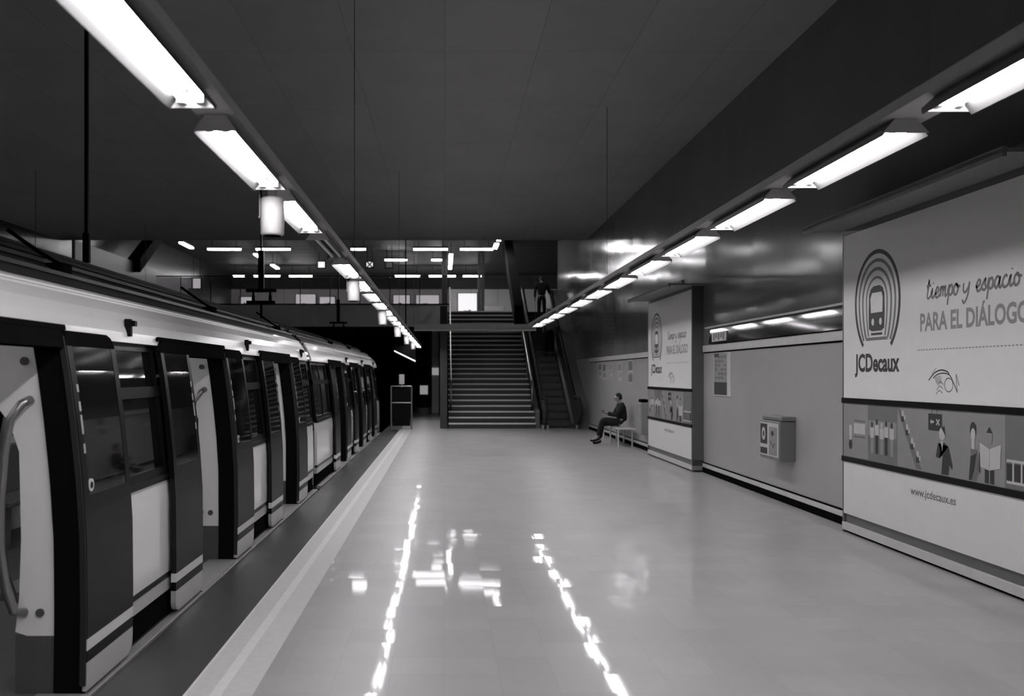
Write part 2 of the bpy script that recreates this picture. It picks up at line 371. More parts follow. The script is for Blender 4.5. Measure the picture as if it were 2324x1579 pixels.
def make_billboard():
    y0, y1 = 6.37, 9.77
    t = empty('billboard', (XB + 0.1, (y0+y1)/2, 0), 'x', 'billboard', 'billboards on the right wall')
    s = MB(M_frame); s.box(XB, XW, y0, y0 + 0.04, 0.2, 3.14, 0.004); s.box(XB, XW, y1 - 0.035, y1, 0.0, 3.14, 0.004)
    s.box(XB, XW, y0, y1, 3.1, 3.16, 0.004); s.box(XB + 0.02, XW, y0, y1, 0.105, 0.2)
    s.box(XB, XW, y0, y0 + 0.04, 0.0, 0.2)
    s.box(XB + 0.012, XW, y0 + .01, y1 - .01, 0.19, 3.12)
    fr = s.build('frame', t, W[t] * 0 + W[t]*0)
    MB(M_alu).box(XB - 0.005, XW, y0, y1, 0.025, 0.105, 0.004).build('skirting_rail', t)
    MB(M_blackm).box(XB + 0.03, XW, y0, y1, 0.0, 0.025).build('kick_strip', t)
    MB(M_black).box(XB - 0.012, XB + 0.012, y0, y1, 1.355, 1.41, 0.003).build('crossbar', t)
    MB(M_black).box(XB - 0.012, XB + 0.012, y0, y1, 0.745, 0.80, 0.003).build('crossbar', t)
    M_hood = mat('hood_grey', 0.2, 0.5)
    MB(M_hood).box(XB - 0.42, XW, y0 - 0.1, y1 + 0.0, 3.16, 3.19).box(XB - 0.42, XB - 0.39, y0 - 0.1, y1, 3.13, 3.20).box(XB - 0.2, XB - 0.16, y0 - 0.1, y1, 3.19, 3.25).build('hood', t)
    O = (XB, 9.77, 0); DU = (0, -1, 0); DV = (0, 0, 1); NR = (-1, 0, 0)
    sh = {}
    for nm, z0, z1, m in (('upper_sheet', 1.41, 3.1, M_poster), ('middle_sheet', 0.80, 1.355, M_posterb), ('lower_sheet', 0.2, 0.745, M_poster)):
        sh[nm] = MB(m).box(XB, XB + 0.012, y0 + 0.04, y1 - 0.035, z0, z1).build(nm, t)
    up, mid, low = sh['upper_sheet'], sh['middle_sheet'], sh['lower_sheet']
    # emblem: a train in nested tunnel arches
    a = Art(O, DU, DV, NR, M_ink, M_inkg, M_poster)
    cu, cv = 0.775, 2.37
    for k, (sw, wd, mi) in enumerate(((0.455, 0.042, 0), (0.375, 0.034, 1), (0.295, 0.034, 1), (0.215, 0.026, 1))):
        pts = []; top = sw*1.05; Hh = 0.56; dv = 0.435 - 0.03*min(k, 1) - 0.02*k
        for i in range(13): 
            v = -dv + dv*i/12; pts.append((cu - sw*math.sqrt(1 - (v/Hh)**2), cv + v))
        for i in range(1, 24):
            an = PI - PI*i/24; pts.append((cu + sw*math.cos(an), cv + top*math.sin(an)))
        for i in range(13):
            v = -dv*i/12; pts.append((cu + sw*math.sqrt(1 - (v/Hh)**2), cv + v))
        a.line(pts, wd, mi)
    body = [(0.60, 2.10), (0.66, 2.075), (0.86, 2.075), (0.92, 2.10), (0.93, 2.25), (0.925, 2.43), (0.89, 2.49), (0.83, 2.515), (0.70, 2.515), (0.64, 2.49), (0.605, 2.43), (0.595, 2.25)]
    a.poly([(p[0] + 0.012, p[1]) for p in body], 0)
    a.poly([(0.655, 2.255), (0.895, 2.255), (0.9, 2.40), (0.875, 2.45), (0.68, 2.45), (0.645, 2.40)], 2)
    a.ell(0.695, 2.165, 0.028, 0.035, 2); a.ell(0.855, 2.165, 0.028, 0.035, 2)
    a.rect(0.66, 0.89, 2.035, 2.058, 0); a.poly([(0.54, 1.985), (1.01, 1.985), (0.98, 2.015), (0.57, 2.015)], 1)
    a.build('train_emblem', up)
    put_text('lettering', text_mesh('JCDecaux', 0.17, 0.93, 0.032), Vector(O) + Vector(DU)*0.30 + Vector(DV)*1.685, DU, DV, NR, M_ink, up)
    put_text('lettering', text_mesh('PARA EL DIÁLOGO', 0.15, 1.53, 0.03), Vector(O) + Vector(DU)*1.60 + Vector(DV)*2.035, DU, DV, NR, M_inkm, up)
    a = Art(O, DU, DV, NR, M_ink, M_inkg, M_inkm)
    script(a, 'tiempo', 1.70, 2.31, 0.085, 2.22, 0.022, 1)
    script(a, 'y', 2.27, 2.31, 0.085, 2.38, 0.022, 1)
    script(a, 'espacio', 2.45, 2.31, 0.085, 3.03, 0.022, 1)
    a.build('script_lettering', up)
    a = Art(O, DU, DV, NR, M_inkm)
    for i in range(34): a.rect(1.56 + i*0.047, 1.56 + i*0.047 + 0.03, 1.862, 1.872, 0)
    a.build('dashed_rule', up)
    a = Art(O, DU, DV, NR, M_ink, M_inkg)
    E = lambda cx, cy: ((lambda q: q)(proj(1900 + cx/3.948, 520 + cy/3.948)))
    a.spl([E(820,1355), E(870,1290), E(930,1262), E(985,1275), E(1005,1300)], 0.012, 0)
    a.spl([E(845,1300), E(870,1265), E(890,1245)], 0.006, 1)
    a.spl([E(860,1335), E(900,1300), E(960,1290), E(1010,1310), E(1040,1370), E(1065,1430), E(1078,1465)], 0.01, 0)
    a.spl([E(1078,1465), E(1070,1380), E(1066,1300), E(1080,1350), E(1095,1400)], 0.009, 1)
    cc = [E(1000 + 38*math.cos(i*PI/8), 1395 + 62*math.sin(i*PI/8)) for i in range(17)]
    a.line(cc, 0.010, 1)
    for q in range(3): a.spl([E(885 + q*8, 1450 - q*40 + 30), E(915 + q*6, 1425 - q*40 + 20), E(945 + q*4, 1450 - q*38 + 20)], 0.008, 1)
    for q in range(5): a.line([E(870 + q*14, 1310), E(895 + q*10, 1385)], 0.008, 1)
    a.build('eye_drawing', up)
    put_text('lettering', text_mesh('www.jcdecaux.es', 0.07, 0.74, 0.012), Vector(O) + Vector(DU)*1.43 + Vector(DV)*0.575, DU, DV, NR, M_inkg, low)
    # drawn station scene
    a = Art(O, DU, DV, NR, M_ink, M_inkg, M_inkl, M_inkm)
    a.rect(0.59, 1.19, 0.805, 1.35, 1)
    a.rect(0.60, 1.17, 1.05, 1.20, 3)
    for i, (u, hh) in enumerate(((0.68, 1.13), (0.78, 1.16), (0.88, 1.13), (0.97, 1.15), (1.08, 1.14))):
        a.rect(u - 0.03, u + 0.03, 0.88, hh - 0.09, 0 if i % 2 else 3); a.rect(u - 0.04, u + 0.04, hh - 0.1, hh - 0.0, 2); a.ell(u, hh + 0.03, 0.022, 0.03, 0 if i != 2 else 2, 12)
    a.rect(0.16, 0.24, 0.93, 1.02, 1); a.ell(0.20, 0.93, 0.04, 0.05, 0, 12); a.rect(0.17, 0.23, 0.98, 1.13, 2)
    a.rect(0.28, 0.53, 1.17, 1.19, 1); a.rect(0.28, 0.53, 1.05, 1.155, 2); a.rect(0.28, 0.53, 1.01, 1.03, 1)
    a.poly([(1.19, 1.34), (1.24, 1.34), (1.63, 0.81), (1.53, 0.81)], 1)
    for (u, v) in ((1.29, 1.25), (1.37, 1.13), (1.46, 1.01), (1.56, 0.90)):
        a.rect(u - 0.03, u + 0.03, v - 0.03, v + 0.025, 0); a.ell(u, v + 0.045, 0.022, 0.03, 2, 12); a.rect(u + 0.02, u + 0.05, v - 0.01, v + 0.03, 2)
    a.line([(1.80, 1.355), (1.80, 1.31)], 0.008, 0); a.line([(1.88, 1.355), (1.88, 1.31)], 0.008, 0)
    a.rect(1.74, 1.96, 1.17, 1.315, 0); a.poly([(1.77, 1.245), (1.79, 1.27), (1.79, 1.255), (1.83, 1.255), (1.83, 1.235), (1.79, 1.235), (1.79, 1.22)], 2)
    a.line([(1.87, 1.27), (1.92, 1.22)], 0.014, 2); a.line([(1.92, 1.27), (1.87, 1.22)], 0.014, 2)
    a.ell(1.96, 1.15, 0.045, 0.055, 2); a.poly([(1.95, 1.20), (2.02, 1.13), (2.0, 1.22)], 0)
    a.poly([(1.90, 1.07), (1.86, 0.95), (1.92, 0.94), (1.95, 1.06), (1.99, 1.08), (2.06, 1.05), (2.12, 0.90), (2.12, 0.86), (2.07, 0.9), (2.06, 0.81), (1.95, 0.81), (1.97, 0.96)], 0)
    a.poly([(1.94, 1.09), (1.98, 1.09), (1.965, 1.0)], 2)
    a.ell(2.42, 1.21, 0.045, 0.065, 0); a.ell(2.42, 1.175, 0.032, 0.05, 2); a.rect(2.40, 2.44, 1.05, 1.13, 2)
    a.poly([(2.38, 1.06), (2.47, 1.06), (2.49, 0.93), (2.46, 0.81), (2.36, 0.81), (2.40, 0.93)], 1)
    a.poly([(2.385, 1.0), (2.47, 1.03), (2.44, 0.9), (2.40, 0.81), (2.36, 0.81)], 0); a.line([(2.51, 1.04), (2.51, 0.88)], 0.02, 0)
    a.rect(2.58, 2.63, 0.81, 0.97, 0); a.rect(2.65, 2.70, 0.81, 0.97, 0)
    a.ell(2.64, 1.17, 0.04, 0.06, 3); a.poly([(2.60, 1.20), (2.64, 1.25), (2.68, 1.20)], 0)
    a.poly([(2.51, 1.12), (2.64, 1.075), (2.79, 1.12), (2.78, 0.94), (2.64, 0.91), (2.52, 0.93)], 2)
    a.line([(2.64, 1.075), (2.64, 0.91)], 0.006, 3)
    a.rect(2.84, 3.35, 0.805, 1.35, 1)
    a.rect(2.86, 3.35, 1.0, 1.02, 2); a.rect(2.86, 3.35, 0.86, 0.99, 0); a.rect(2.86, 3.35, 0.84, 0.86, 2)
    for u in (2.93, 3.03, 3.13, 3.23): a.rect(u, u + 0.02, 0.86, 1.0, 2)
    a.build('station_drawing', mid)
    return t
bb = make_billboard()
bb['label'] = 'near large advertising billboard at the right edge of the frame, its lettering readable'
# fix parts' origins: built in world coordinates
bb2 = copy_tree(bb, W[bb] + Vector((0, 9.34, 0)))
bb2['label'] = 'far narrow-looking billboard between the blank wall panel and the seated person'
# ------------------------------------------------------------------ on the right wall between the billboards
t = empty('sign_band', (XW - 0.05, 12.7, 2.15), 'dark glossy sign band with a reflecting lip above the blank wall panel', 'sign band')
MB(M_band).prism([(XW, 2.15), (XW - 0.065, 2.15), (XW - 0.042, 2.40), (XW, 2.40)], 1, 9.8, 15.2).build('panel', t)
MB(M_steeld).prism([(XW, 2.40), (XW - 0.10, 2.405), (XW - 0.10, 2.43), (XW, 2.45)], 1, 9.8, 15.3).build('lip', t)
s = MB(M_inkl, M_inkg); s.box(XW - 0.068, XW - 0.055, 14.25, 15.0, 2.18, 2.33); s.mi = 1
for i in range(5): s.box(XW - 0.070, XW - 0.068, 14.33 + i*0.125, 14.42 + i*0.125, 2.2 + 0.03*(i % 2), 2.31)
s.build('notice', t, label='small pale notice at the far end of the band')
s = MB(M_inkl, M_inkg, M_ink, M_inkm)
s.box(XW - 0.012, XW, 14.2, 15.1, 1.31, 2.0); s.mi = 3; s.box(XW - 0.014, XW - 0.012, 14.38, 15.05, 1.33, 1.99)
s.mi = 1
for i in range(4):
    for j in range(6):
        if (i*7 + j*3) % 4: s.box(XW - 0.016, XW - 0.014, 14.42 + i*0.155, 14.53 + i*0.155, 1.58 + j*0.066, 1.62 + j*0.066)
s.mi = 2; s.box(XW - 0.0165, XW - 0.014, 14.38, 15.05, 1.33, 1.53); s.box(XW - 0.0165, XW - 0.014, 14.8, 15.05, 1.93, 1.99)
tag(s.build('wall_poster'), 'narrow grey information poster hanging below the trim on the blank wall panel', 'poster')
t = empty('wall_cabinet', (XW - 0.1, 11.95, 0.5), 'small grey box on the blank wall panel with a pictogram on its front', 'wall cabinet')
MB(M_greybox).box(XW - 0.2, XW, 11.6, 12.32, 0.56, 1.06, 0.012).build('body', t)
MB(M_greybox).box(XW - 0.18, XW, 11.58, 12.30, 1.065, 1.12, 0.01).build('lid', t)
s = MB(M_inkl, M_ink, M_inkm); s.box(XW - 0.206, XW - 0.2, 11.63, 12.30, 0.60, 1.03, 0.002)
s.mi = 1; s.box(XW - 0.209, XW - 0.206, 12.03, 12.28, 0.75, 1.01); s.box(XW - 0.209, XW - 0.206, 12.03, 12.28, 0.62, 0.70)
s.mi = 2; s.box(XW - 0.209, XW - 0.206, 11.68, 11.96, 0.62, 0.98)
s.build('front_panel', t)
a = Art((XW - 0.2095, 12.3, 0), (0, -1, 0), (0, 0, 1), (-1, 0, 0), M_inkl, M_ink)
a.ell(0.145, 0.88, 0.07, 0.085, 0); a.ell(0.145, 0.88, 0.03, 0.04, 1)
a.ell(0.47, 0.90, 0.05, 0.035, 1); a.line([(0.40, 0.80), (0.5, 0.72), (0.56, 0.78)], 0.02, 1)
a.build('pictogram', t)
# posters beyond the far billboard
PG = 'small posters on the wall behind the seated person'
posts = [(25.9, 0.45, 1.55, 0.42, 'small dark poster nearest the escalator on the pale far wall'),
         (25.2, 0.5, 1.5, 0.46, 'second small poster from the escalator on the pale far wall'),
         (24.3, 0.3, 1.6, 0.34, 'faint small notice in the middle of the pale far wall'),
         (23.0, 0.35, 1.5, 0.45, 'pale small poster above the seated person'),
         (21.6, 0.5, 1.45, 0.55, 'darkest small poster, right above the bench end')]
for i, (y, wd, z, h, lb) in enumerate(posts):
    s = MB(M_inkl, M_inkg if i in (0, 1, 4) else M_inkm, M_inkm)
    s.box(XW - 0.01, XW, y, y + wd, z, z + h); s.mi = 1; s.box(XW - 0.012, XW - 0.01, y + 0.03, y + wd - 0.03, z + h*0.55, z + h - 0.03)
    s.mi = 2; s.box(XW - 0.012, XW - 0.01, y + 0.05, y + wd - 0.08, z + 0.08, z + h*0.45)
    if i == 4: s.mi = 1; s.box(XW - 0.013, XW - 0.012, y + 0.03, y + wd - 0.03, z + 0.03, z + 0.2)
    tag(s.build('wall_poster'), lb, 'poster', PG)
M_greyb = mat('grey_bin', 0.28, 0.5)
t = empty('wall_bin', (XW - 0.12, 20.0, 0.3), 'grey litter bin with a dark top on the wall beside the bench', 'bin')
MB(M_greyb).box(XW - 0.2, XW, 19.85, 20.25, 0.35, 1.05, 0.03).build('body', t)
MB(M_blackm).box(XW - 0.17, XW - 0.02, 19.9, 20.2, 1.05, 1.12, 0.02).build('rim', t)

# ------------------------------------------------------------------ strip lamps
def make_lamp(name, x, z, length, wdt, off=False, lip=0.015):
    """fixture hung with its long side along Y, centred on y = 0; two tubes in a white reflector"""
    t = empty(name, (x, 0, z), 'x', 'strip lamp')
    h = wdt/2; L2 = length/2
    s = MB(M_reflector if length < 1.3 else M_reflectorb, M_tray)
    s.prism([(x - h, z - lip), (x - h*0.5, z + 0.05), (x + h*0.5, z + 0.05), (x + h, z - lip), (x + h + 0.004, z + 0.0), (x + h*0.5, z + 0.06), (x - h*0.5, z + 0.06), (x - h - 0.004, z + 0.0)], 1, -L2, L2)
    s.mi = 1
    cap = [(x - h - 0.004, z - lip*0.5), (x - h*0.5, z + 0.06), (x + h*0.5, z + 0.06), (x + h + 0.004, z - lip*0.5)]
    s.prism(cap, 1, -L2 - 0.006, -L2); s.prism(cap, 1, L2, L2 + 0.006)
    s.build('reflector', t, (0, 0, 0))
    for d in (-1, 1):
        xx = x + d*wdt*0.2
        MB(M_tubeoff if off else M_tube).tube([(xx, -L2 + 0.05, z + 0.022), (xx, L2 - 0.05, z + 0.022)], 0.014, 8).build('tube', t, (0, 0, 0), smooth=False)
        for e in (-1, 1): MB(M_lgrey).box(xx - 0.015, xx + 0.015, e*(L2 - 0.025) - 0.02, e*(L2 - 0.025) + 0.02, z + 0.0, z + 0.05).build('tube_holder', t, (0, 0, 0))
    return t
M_rod = mat('hanger_grey', 0.12, 0.6)
def tray(name, x0, x1, y0, y1, z0, z1, hangs, label, top=ZC):
    t = empty(name, ((x0+x1)/2, (y0+y1)/2, z0), label, 'lamp tray')
    MB(M_tray).box(x0, x1, y0, y1, z0, z1).build('channel', t)
    for y in hangs:
        MB(M_rod).tube([((x0+x1)/2, y, z1), ((x0+x1)/2, y, top if y < YE else 7.25)], 0.0045, 6).build('hanger_rod', t)
    return t
XL, ZL, XR, ZR = -0.935, 2.65, 2.545, 3.0
tray('lamp_tray', XL - 0.08, XL + 0.08, -4.8, 35.0, ZL + 0.062, ZL + 0.11, [-2, 1.5, 9.6, 19.0, 28.3, 33], 'long grey tray carrying the strip lamps beside the train')
tray('lamp_tray', XR - 0.13, XR + 0.13, -4.8, 27.4, ZR + 0.062, ZR + 0.12, [-2, 2.9, 14.5, 26.0], 'long grey tray carrying the strip lamps along the right side of the platform')
proto = make_lamp('strip_lamp', XL, ZL, 1.19, 0.17); protoR = make_lamp('strip_lamp', XR, ZR, 1.5, 0.25, lip=0.032)
protoO = make_lamp('strip_lamp', XL, ZL, 1.19, 0.17, off=True)
GL = 'strip lamps hung in a row beside the train'; GR = 'strip lamps hung in a row along the right side'
ordn = ['nearest', 'second', 'third', 'fourth', 'fifth', 'sixth', 'seventh', 'eighth', 'ninth', 'tenth', 'eleventh', 'twelfth', 'thirteenth', 'fourteenth', 'fifteenth', 'sixteenth', 'seventeenth', 'eighteenth', 'nineteenth', 'twentieth', 'twenty-first', 'twenty-second']
def relab(o, lb, g): tag(o, lb, 'strip lamp', g)
def shift_to(o, at): W_old = W[o]; 
k = 0; first = True; y = 3.44 - 0.595; n = 0
ends = [3.44 + 1.525*i for i in range(21)]
proto_used = False
for i, e in enumerate([3.44 - 1.525*3, 3.44 - 1.525*2, 3.44 - 1.525] + ends):
    yc = e - 0.595
    if i == 6:
        c = copy_tree(protoO, (XL, yc, ZL)); relab(c, 'unlit strip lamp in the left row, the only dark one, past the third lit lamp', GL); continue
    c = copy_tree(proto, (XL, yc, ZL))
    if i < 3: relab(c, 'lit strip lamp in the left row behind or above the camera', GL)
    elif i < 12: relab(c, '%s lit strip lamp of the left row beside the train' % ordn[i - 3 if i < 6 else i - 4], GL)
    else: relab(c, 'far lit strip lamp near the receding end of the left row beside the train', GL)
rends = [4.69 + 1.92*i for i in range(-4, 12)]
for i, e in enumerate(rends):
    c = copy_tree(protoR, (XR, e - 0.75, ZR)); j = i - 4
    if j < 0: relab(c, 'lit strip lamp in the right row behind or above the camera', GR)
    else: relab(c, '%s lit strip lamp of the right row, counted from the billboard side' % ordn[j], GR)
GO = 'unseen strip lamps added behind the train to light the left side of the hall'
for i in range(12):  # row added out of sight so the left of the hall gets light
    c = copy_tree(protoR, (-8.4, -2.0 + 2.5*i, 2.65)); relab(c, 'unseen strip lamp added over the opposite platform to light the left of the hall', GO)
t = empty('lamp_tray', (-8.4, 12, 2.71), 'unseen lamp tray added over the opposite platform to carry the added lamps', 'lamp tray')
MB(M_tray).box(-8.53, -8.27, -4.8, 27.4, 2.712, 2.77).build('channel', t)
for y in (-2, 5, 12, 19, 26): MB(M_rod).tube([(-8.4, y, 2.77), (-8.4, y, ZC)], 0.007, 6).build('hanger_rod', t)
def drop_tree(o):
    for q in [q for q in list(W) if q.parent == o]: drop_tree(q)
    W.pop(o, None); bpy.data.objects.remove(o)
# crossing beam with one lamp at its end
s = MB(M_tray, M_nose); s.box(-0.9, 2.72, 27.5, 27.62, 2.99, 3.15); s.mi = 1; s.box(-0.9, 2.72, 27.48, 27.64, 2.955, 2.99)  # the paler strip paints in the light on the lower edge
tag(s.build('crossing_beam'), 'thin beam spanning in front of the staircase, its lit lower edge painted paler', 'beam')
# concourse lamps, far away: rows across and rows along
GC = 'strip lamps under the concourse ceiling beyond the mezzanine'
def far_lamp(x0, x1, y0, y1, z, lb, th=0.06):
    t = empty('concourse_lamp', ((x0+x1)/2, (y0+y1)/2, z), lb, 'strip lamp', GC)
    cx, cy = (x0+x1)/2, (y0+y1)/2
    MB(M_reflector).box(x0, x1, y0, y1, z + 0.03, z + 0.1, 0.01).build('housing', t)
    for e in (-1, 1):
        hx, hy = (cx + e*(x1 - x0)*0.35, cy) if x1 - x0 > y1 - y0 else (cx, cy + e*(y1 - y0)*0.35)
        MB(M_blackm).tube([(hx, hy, z + 0.1), (hx, hy, 7.25)], 0.01, 6).build('hanger_rod', t)
    if x1 - x0 > y1 - y0:
        for d in (-1, 1): MB(M_tubef).tube([(x0 + 0.03, cy + d*0.05, z), (x1 - 0.03, cy + d*0.05, z)], 0.03, 8).build('tube', t)
    else:
        for d in (-1, 1): MB(M_tubef).tube([(cx + d*0.05, y0 + 0.03, z), (cx + d*0.05, y1 - 0.03, z)], 0.03, 8).build('tube', t)
    return t
M_tubef = mat('tube_glow_concourse', 0.9, 0.4, emit=34.0)
def X37(px): return (px - 1009)*37.3/2100
def X47(px): return (px - 1009)*47.5/2100
def X42(px): return (px - 1009)*42.0/2100
rowA = [(470, 548, 'above the left end of the mezzanine'), (580, 660, 'left of the lamp row beside the train'), (795, 831, 'short, just right of the near lamp row'), (937, 1017, 'above the left side of the staircase'), (1043, 1120, 'above the right side of the staircase')]
for a_, b_, lb in rowA: far_lamp(X37(a_), X37(b_), 37.2, 37.4, 6.7, 'bright strip lamp in the front concourse row, ' + lb)
for a_, b_, lb in ((872, 925, 'left of the two'), (978, 1012, 'right of the two')): far_lamp(X42(a_), X42(b_), 41.9, 42.1, 6.85, 'thin strip lamp in the middle concourse row, ' + lb)
rowC = [(528, 556, 'leftmost, short'), (575, 637, 'behind the catenary post'), (655, 710, 'left of the near lamp row'), (895, 955, 'first one left of the staircase'), (972, 1035, 'over the left edge of the staircase'), (1050, 1098, 'over the middle of the staircase')]
for a_, b_, lb in rowC: far_lamp(X47(a_), X47(b_), 47.4, 47.6, 6.7, 'strip lamp in the rear concourse row, ' + lb)
for x, y0, y1, lb in ((0.27, 38.9, 40.4, 'end-on strip lamp above the staircase left edge, front one'), (0.27, 40.9, 42.3, 'end-on strip lamp above the staircase left edge, middle one'), (0.26, 42.9, 44.2, 'end-on strip lamp above the staircase left edge, rear one'),
                      (2.04, 33.6, 34.9, 'highest slanting strip lamp left of the inclined bulkhead'), (2.02, 35.7, 37.1, 'slanting strip lamp left of the bulkhead just under the highest one'),
                      (-7.95, 38.8, 40.3, 'slanting strip lamp behind the catenary post, left one'), (-7.95, 42.6, 44.1, 'slanting strip lamp behind the catenary post, right one'), (-10.1, 35.4, 37.0, 'slanting strip lamp at far left beside the dark leaning bulkhead')):
    far_lamp(x - 0.1, x + 0.1, y0, y1, 6.7, lb)

# loudspeakers under the left lamp row
GS = 'white cylindrical loudspeakers hung under the left lamp row'
def make_speaker(y):
    t = empty('loudspeaker', (XL - 0.02, y, ZL - 0.25), 'x', 'loudspeaker', GS); x = XL - 0.02
    MB(M_spk).tube([(x, y, ZL - 0.23), (x, y, ZL - 0.22), (x, y, ZL - 0.03), (x, y, ZL - 0.02)], [0.055, 0.065, 0.065, 0.055], 20).build('body', t, smooth=True)
    MB(M_blackm).tube([(x, y, ZL - 0.232), (x, y, ZL - 0.228)], 0.05, 16).build('grille', t)
    MB(M_alu).box(x - 0.02, x + 0.02, y - 0.03, y + 0.03, ZL - 0.02, ZL + 0.062).build('bracket', t)
    MB(M_alu).tube([(x - 0.07, y, ZL + 0.0), (x - 0.07, y, ZL - 0.12), (x - 0.075, y, ZL - 0.13)], 0.004, 6).build('cable', t)
    return t
for i, y in enumerate((5.13, 9.71, 14.29, 18.86, 23.43, 28.01)):
    t = make_speaker(y)
    t['label'] = ['nearest and largest white cylinder loudspeaker under the left lamp row', 'second white cylinder loudspeaker under the left lamp row', 'third white cylinder loudspeaker, level with the fascia', 'fourth small cylinder loudspeaker under the left lamp row', 'fifth tiny cylinder loudspeaker near the far end of the left lamp row', 'last tiny cylinder loudspeaker at the end of the left lamp row'][i]

# ------------------------------------------------------------------ overhead line
t = empty('conductor_rail', (-3.25, 12, 2.69), 'dark overhead conductor rail running above the train roof', 'conductor rail')
MB(M_blackm).box(-3.27, -3.23, -4.8, 50, 2.61, 2.65).build('rail', t)
for y in (16.4, 28.3): MB(M_blackm).box(-3.265, -3.235, y - 0.03, y + 0.03, 2.65, 2.90 if y < 20 else 3.0).build('clip', t)
def support(y, zb, lb):
    t = empty('catenary_support', (-3.25, y, zb), lb, 'catenary support', 'overhead line supports above the train')
    s = MB(M_black).box(-3.265, -3.235, y - 0.015, y + 0.015, zb + 0.27, ZC if y < YE else 7.25)
    if y > 10: s.box(-3.30, -3.20, y - 0.05, y + 0.05, zb + 0.27, zb + 0.95, 0.01)
    s.build('post', t)
    if y < 10:
        MB(M_black).box(-3.28, -3.22, y - 0.03, y + 0.03, zb, zb + 0.27, 0.01).build('clamp', t); return
    MB(M_black).box(-3.52, -2.98, y - 0.03, y + 0.03, zb + 0.21, zb + 0.27, 0.01).build('crossbar', t)
    for d in (-0.14, 0.16):
        MB(M_black).tube([(-3.25 + d, y, zb + 0.21), (-3.25 + d, y, zb + 0.16), (-3.25 + d, y, zb + 0.15), (-3.25 + d, y, zb + 0.06)], [0.02, 0.02, 0.03, 0.03], 8).build('insulator', t)
    MB(M_black).box(-3.51, -3.0, y - 0.04, y + 0.04, zb, zb + 0.06, 0.01).build('clamp', t)
support(8.4, 2.665, 'thin dark post hanging at far left above the train roof')
support(16.4, 2.90, 'dark T-shaped hanging post with a crossbar above the middle of the train')
support(28.3, 3.0, 'farthest thin hanging post, in front of the fascia')

# ------------------------------------------------------------------ train
PROF = [(-0.95, -1.90), (-0.2, -1.872), (0.0, -1.868), (0.4, -1.862), (0.8, -1.866), (1.1, -1.885), (1.4, -1.915), (1.65, -1.947), (1.9, -1.988), (2.02, -2.03), (2.12, -2.10), (2.2, -2.19), (2.3, -2.33), (2.4, -2.52), (2.5, -2.78), (2.56, -3.05), (2.58, -3.25)]
def pf(z):
    for (a, x), (b, y) in zip(PROF, PROF[1:]):
        if a <= z <= b:
            t = (z - a)/(b - a); return x + (y - x)*t
    return PROF[-1][1]
CX = -3.25
def skin(s, y0, y1, z0, z1, off=0.0, th=0.03, zs=None, side=1):
    """a closed sheet that follows the body's curve; y0,y1 may be functions of z"""
    n = max(2, int((z1 - z0)/0.07) + 1)
    zz = sorted(set([z0 + (z1 - z0)*i/n for i in range(n+1)] + (zs or [])))
    f0 = y0 if callable(y0) else (lambda z: y0); f1 = y1 if callable(y1) else (lambda z: y1)
    rows = []
    for z in zz:
        xo = pf(z) + off; xi = xo - th
        if side < 0: xo, xi = 2*CX - xo, 2*CX - xi
        rows.append([s.v((xo, f0(z), z)), s.v((xo, f1(z), z)), s.v((xi, f1(z), z)), s.v((xi, f0(z), z))])
    s.f(rows[0]); s.f(rows[-1])
    for a, b in zip(rows, rows[1:]):
        for k in range(4): s.f([a[k], a[(k+1) % 4], b[(k+1) % 4], b[k]])
def rnd(base, sign, z0, z1, rb, rt):
    def f(z):
        d = 0
        if rt and z > z1 - rt: q = (z - (z1 - rt)); d = rt - math.sqrt(max(rt*rt - q*q, 0))
        if rb and z < z0 + rb: q = (z0 + rb - z); d = rb - math.sqrt(max(rb*rb - q*q, 0))
        return base - sign*d
    return f
def fine(z0, z1, rb, rt): return [z0 + rb*i/6 for i in range(7) if rb] + [z1 - rt*i/6 for i in range(7) if rt]

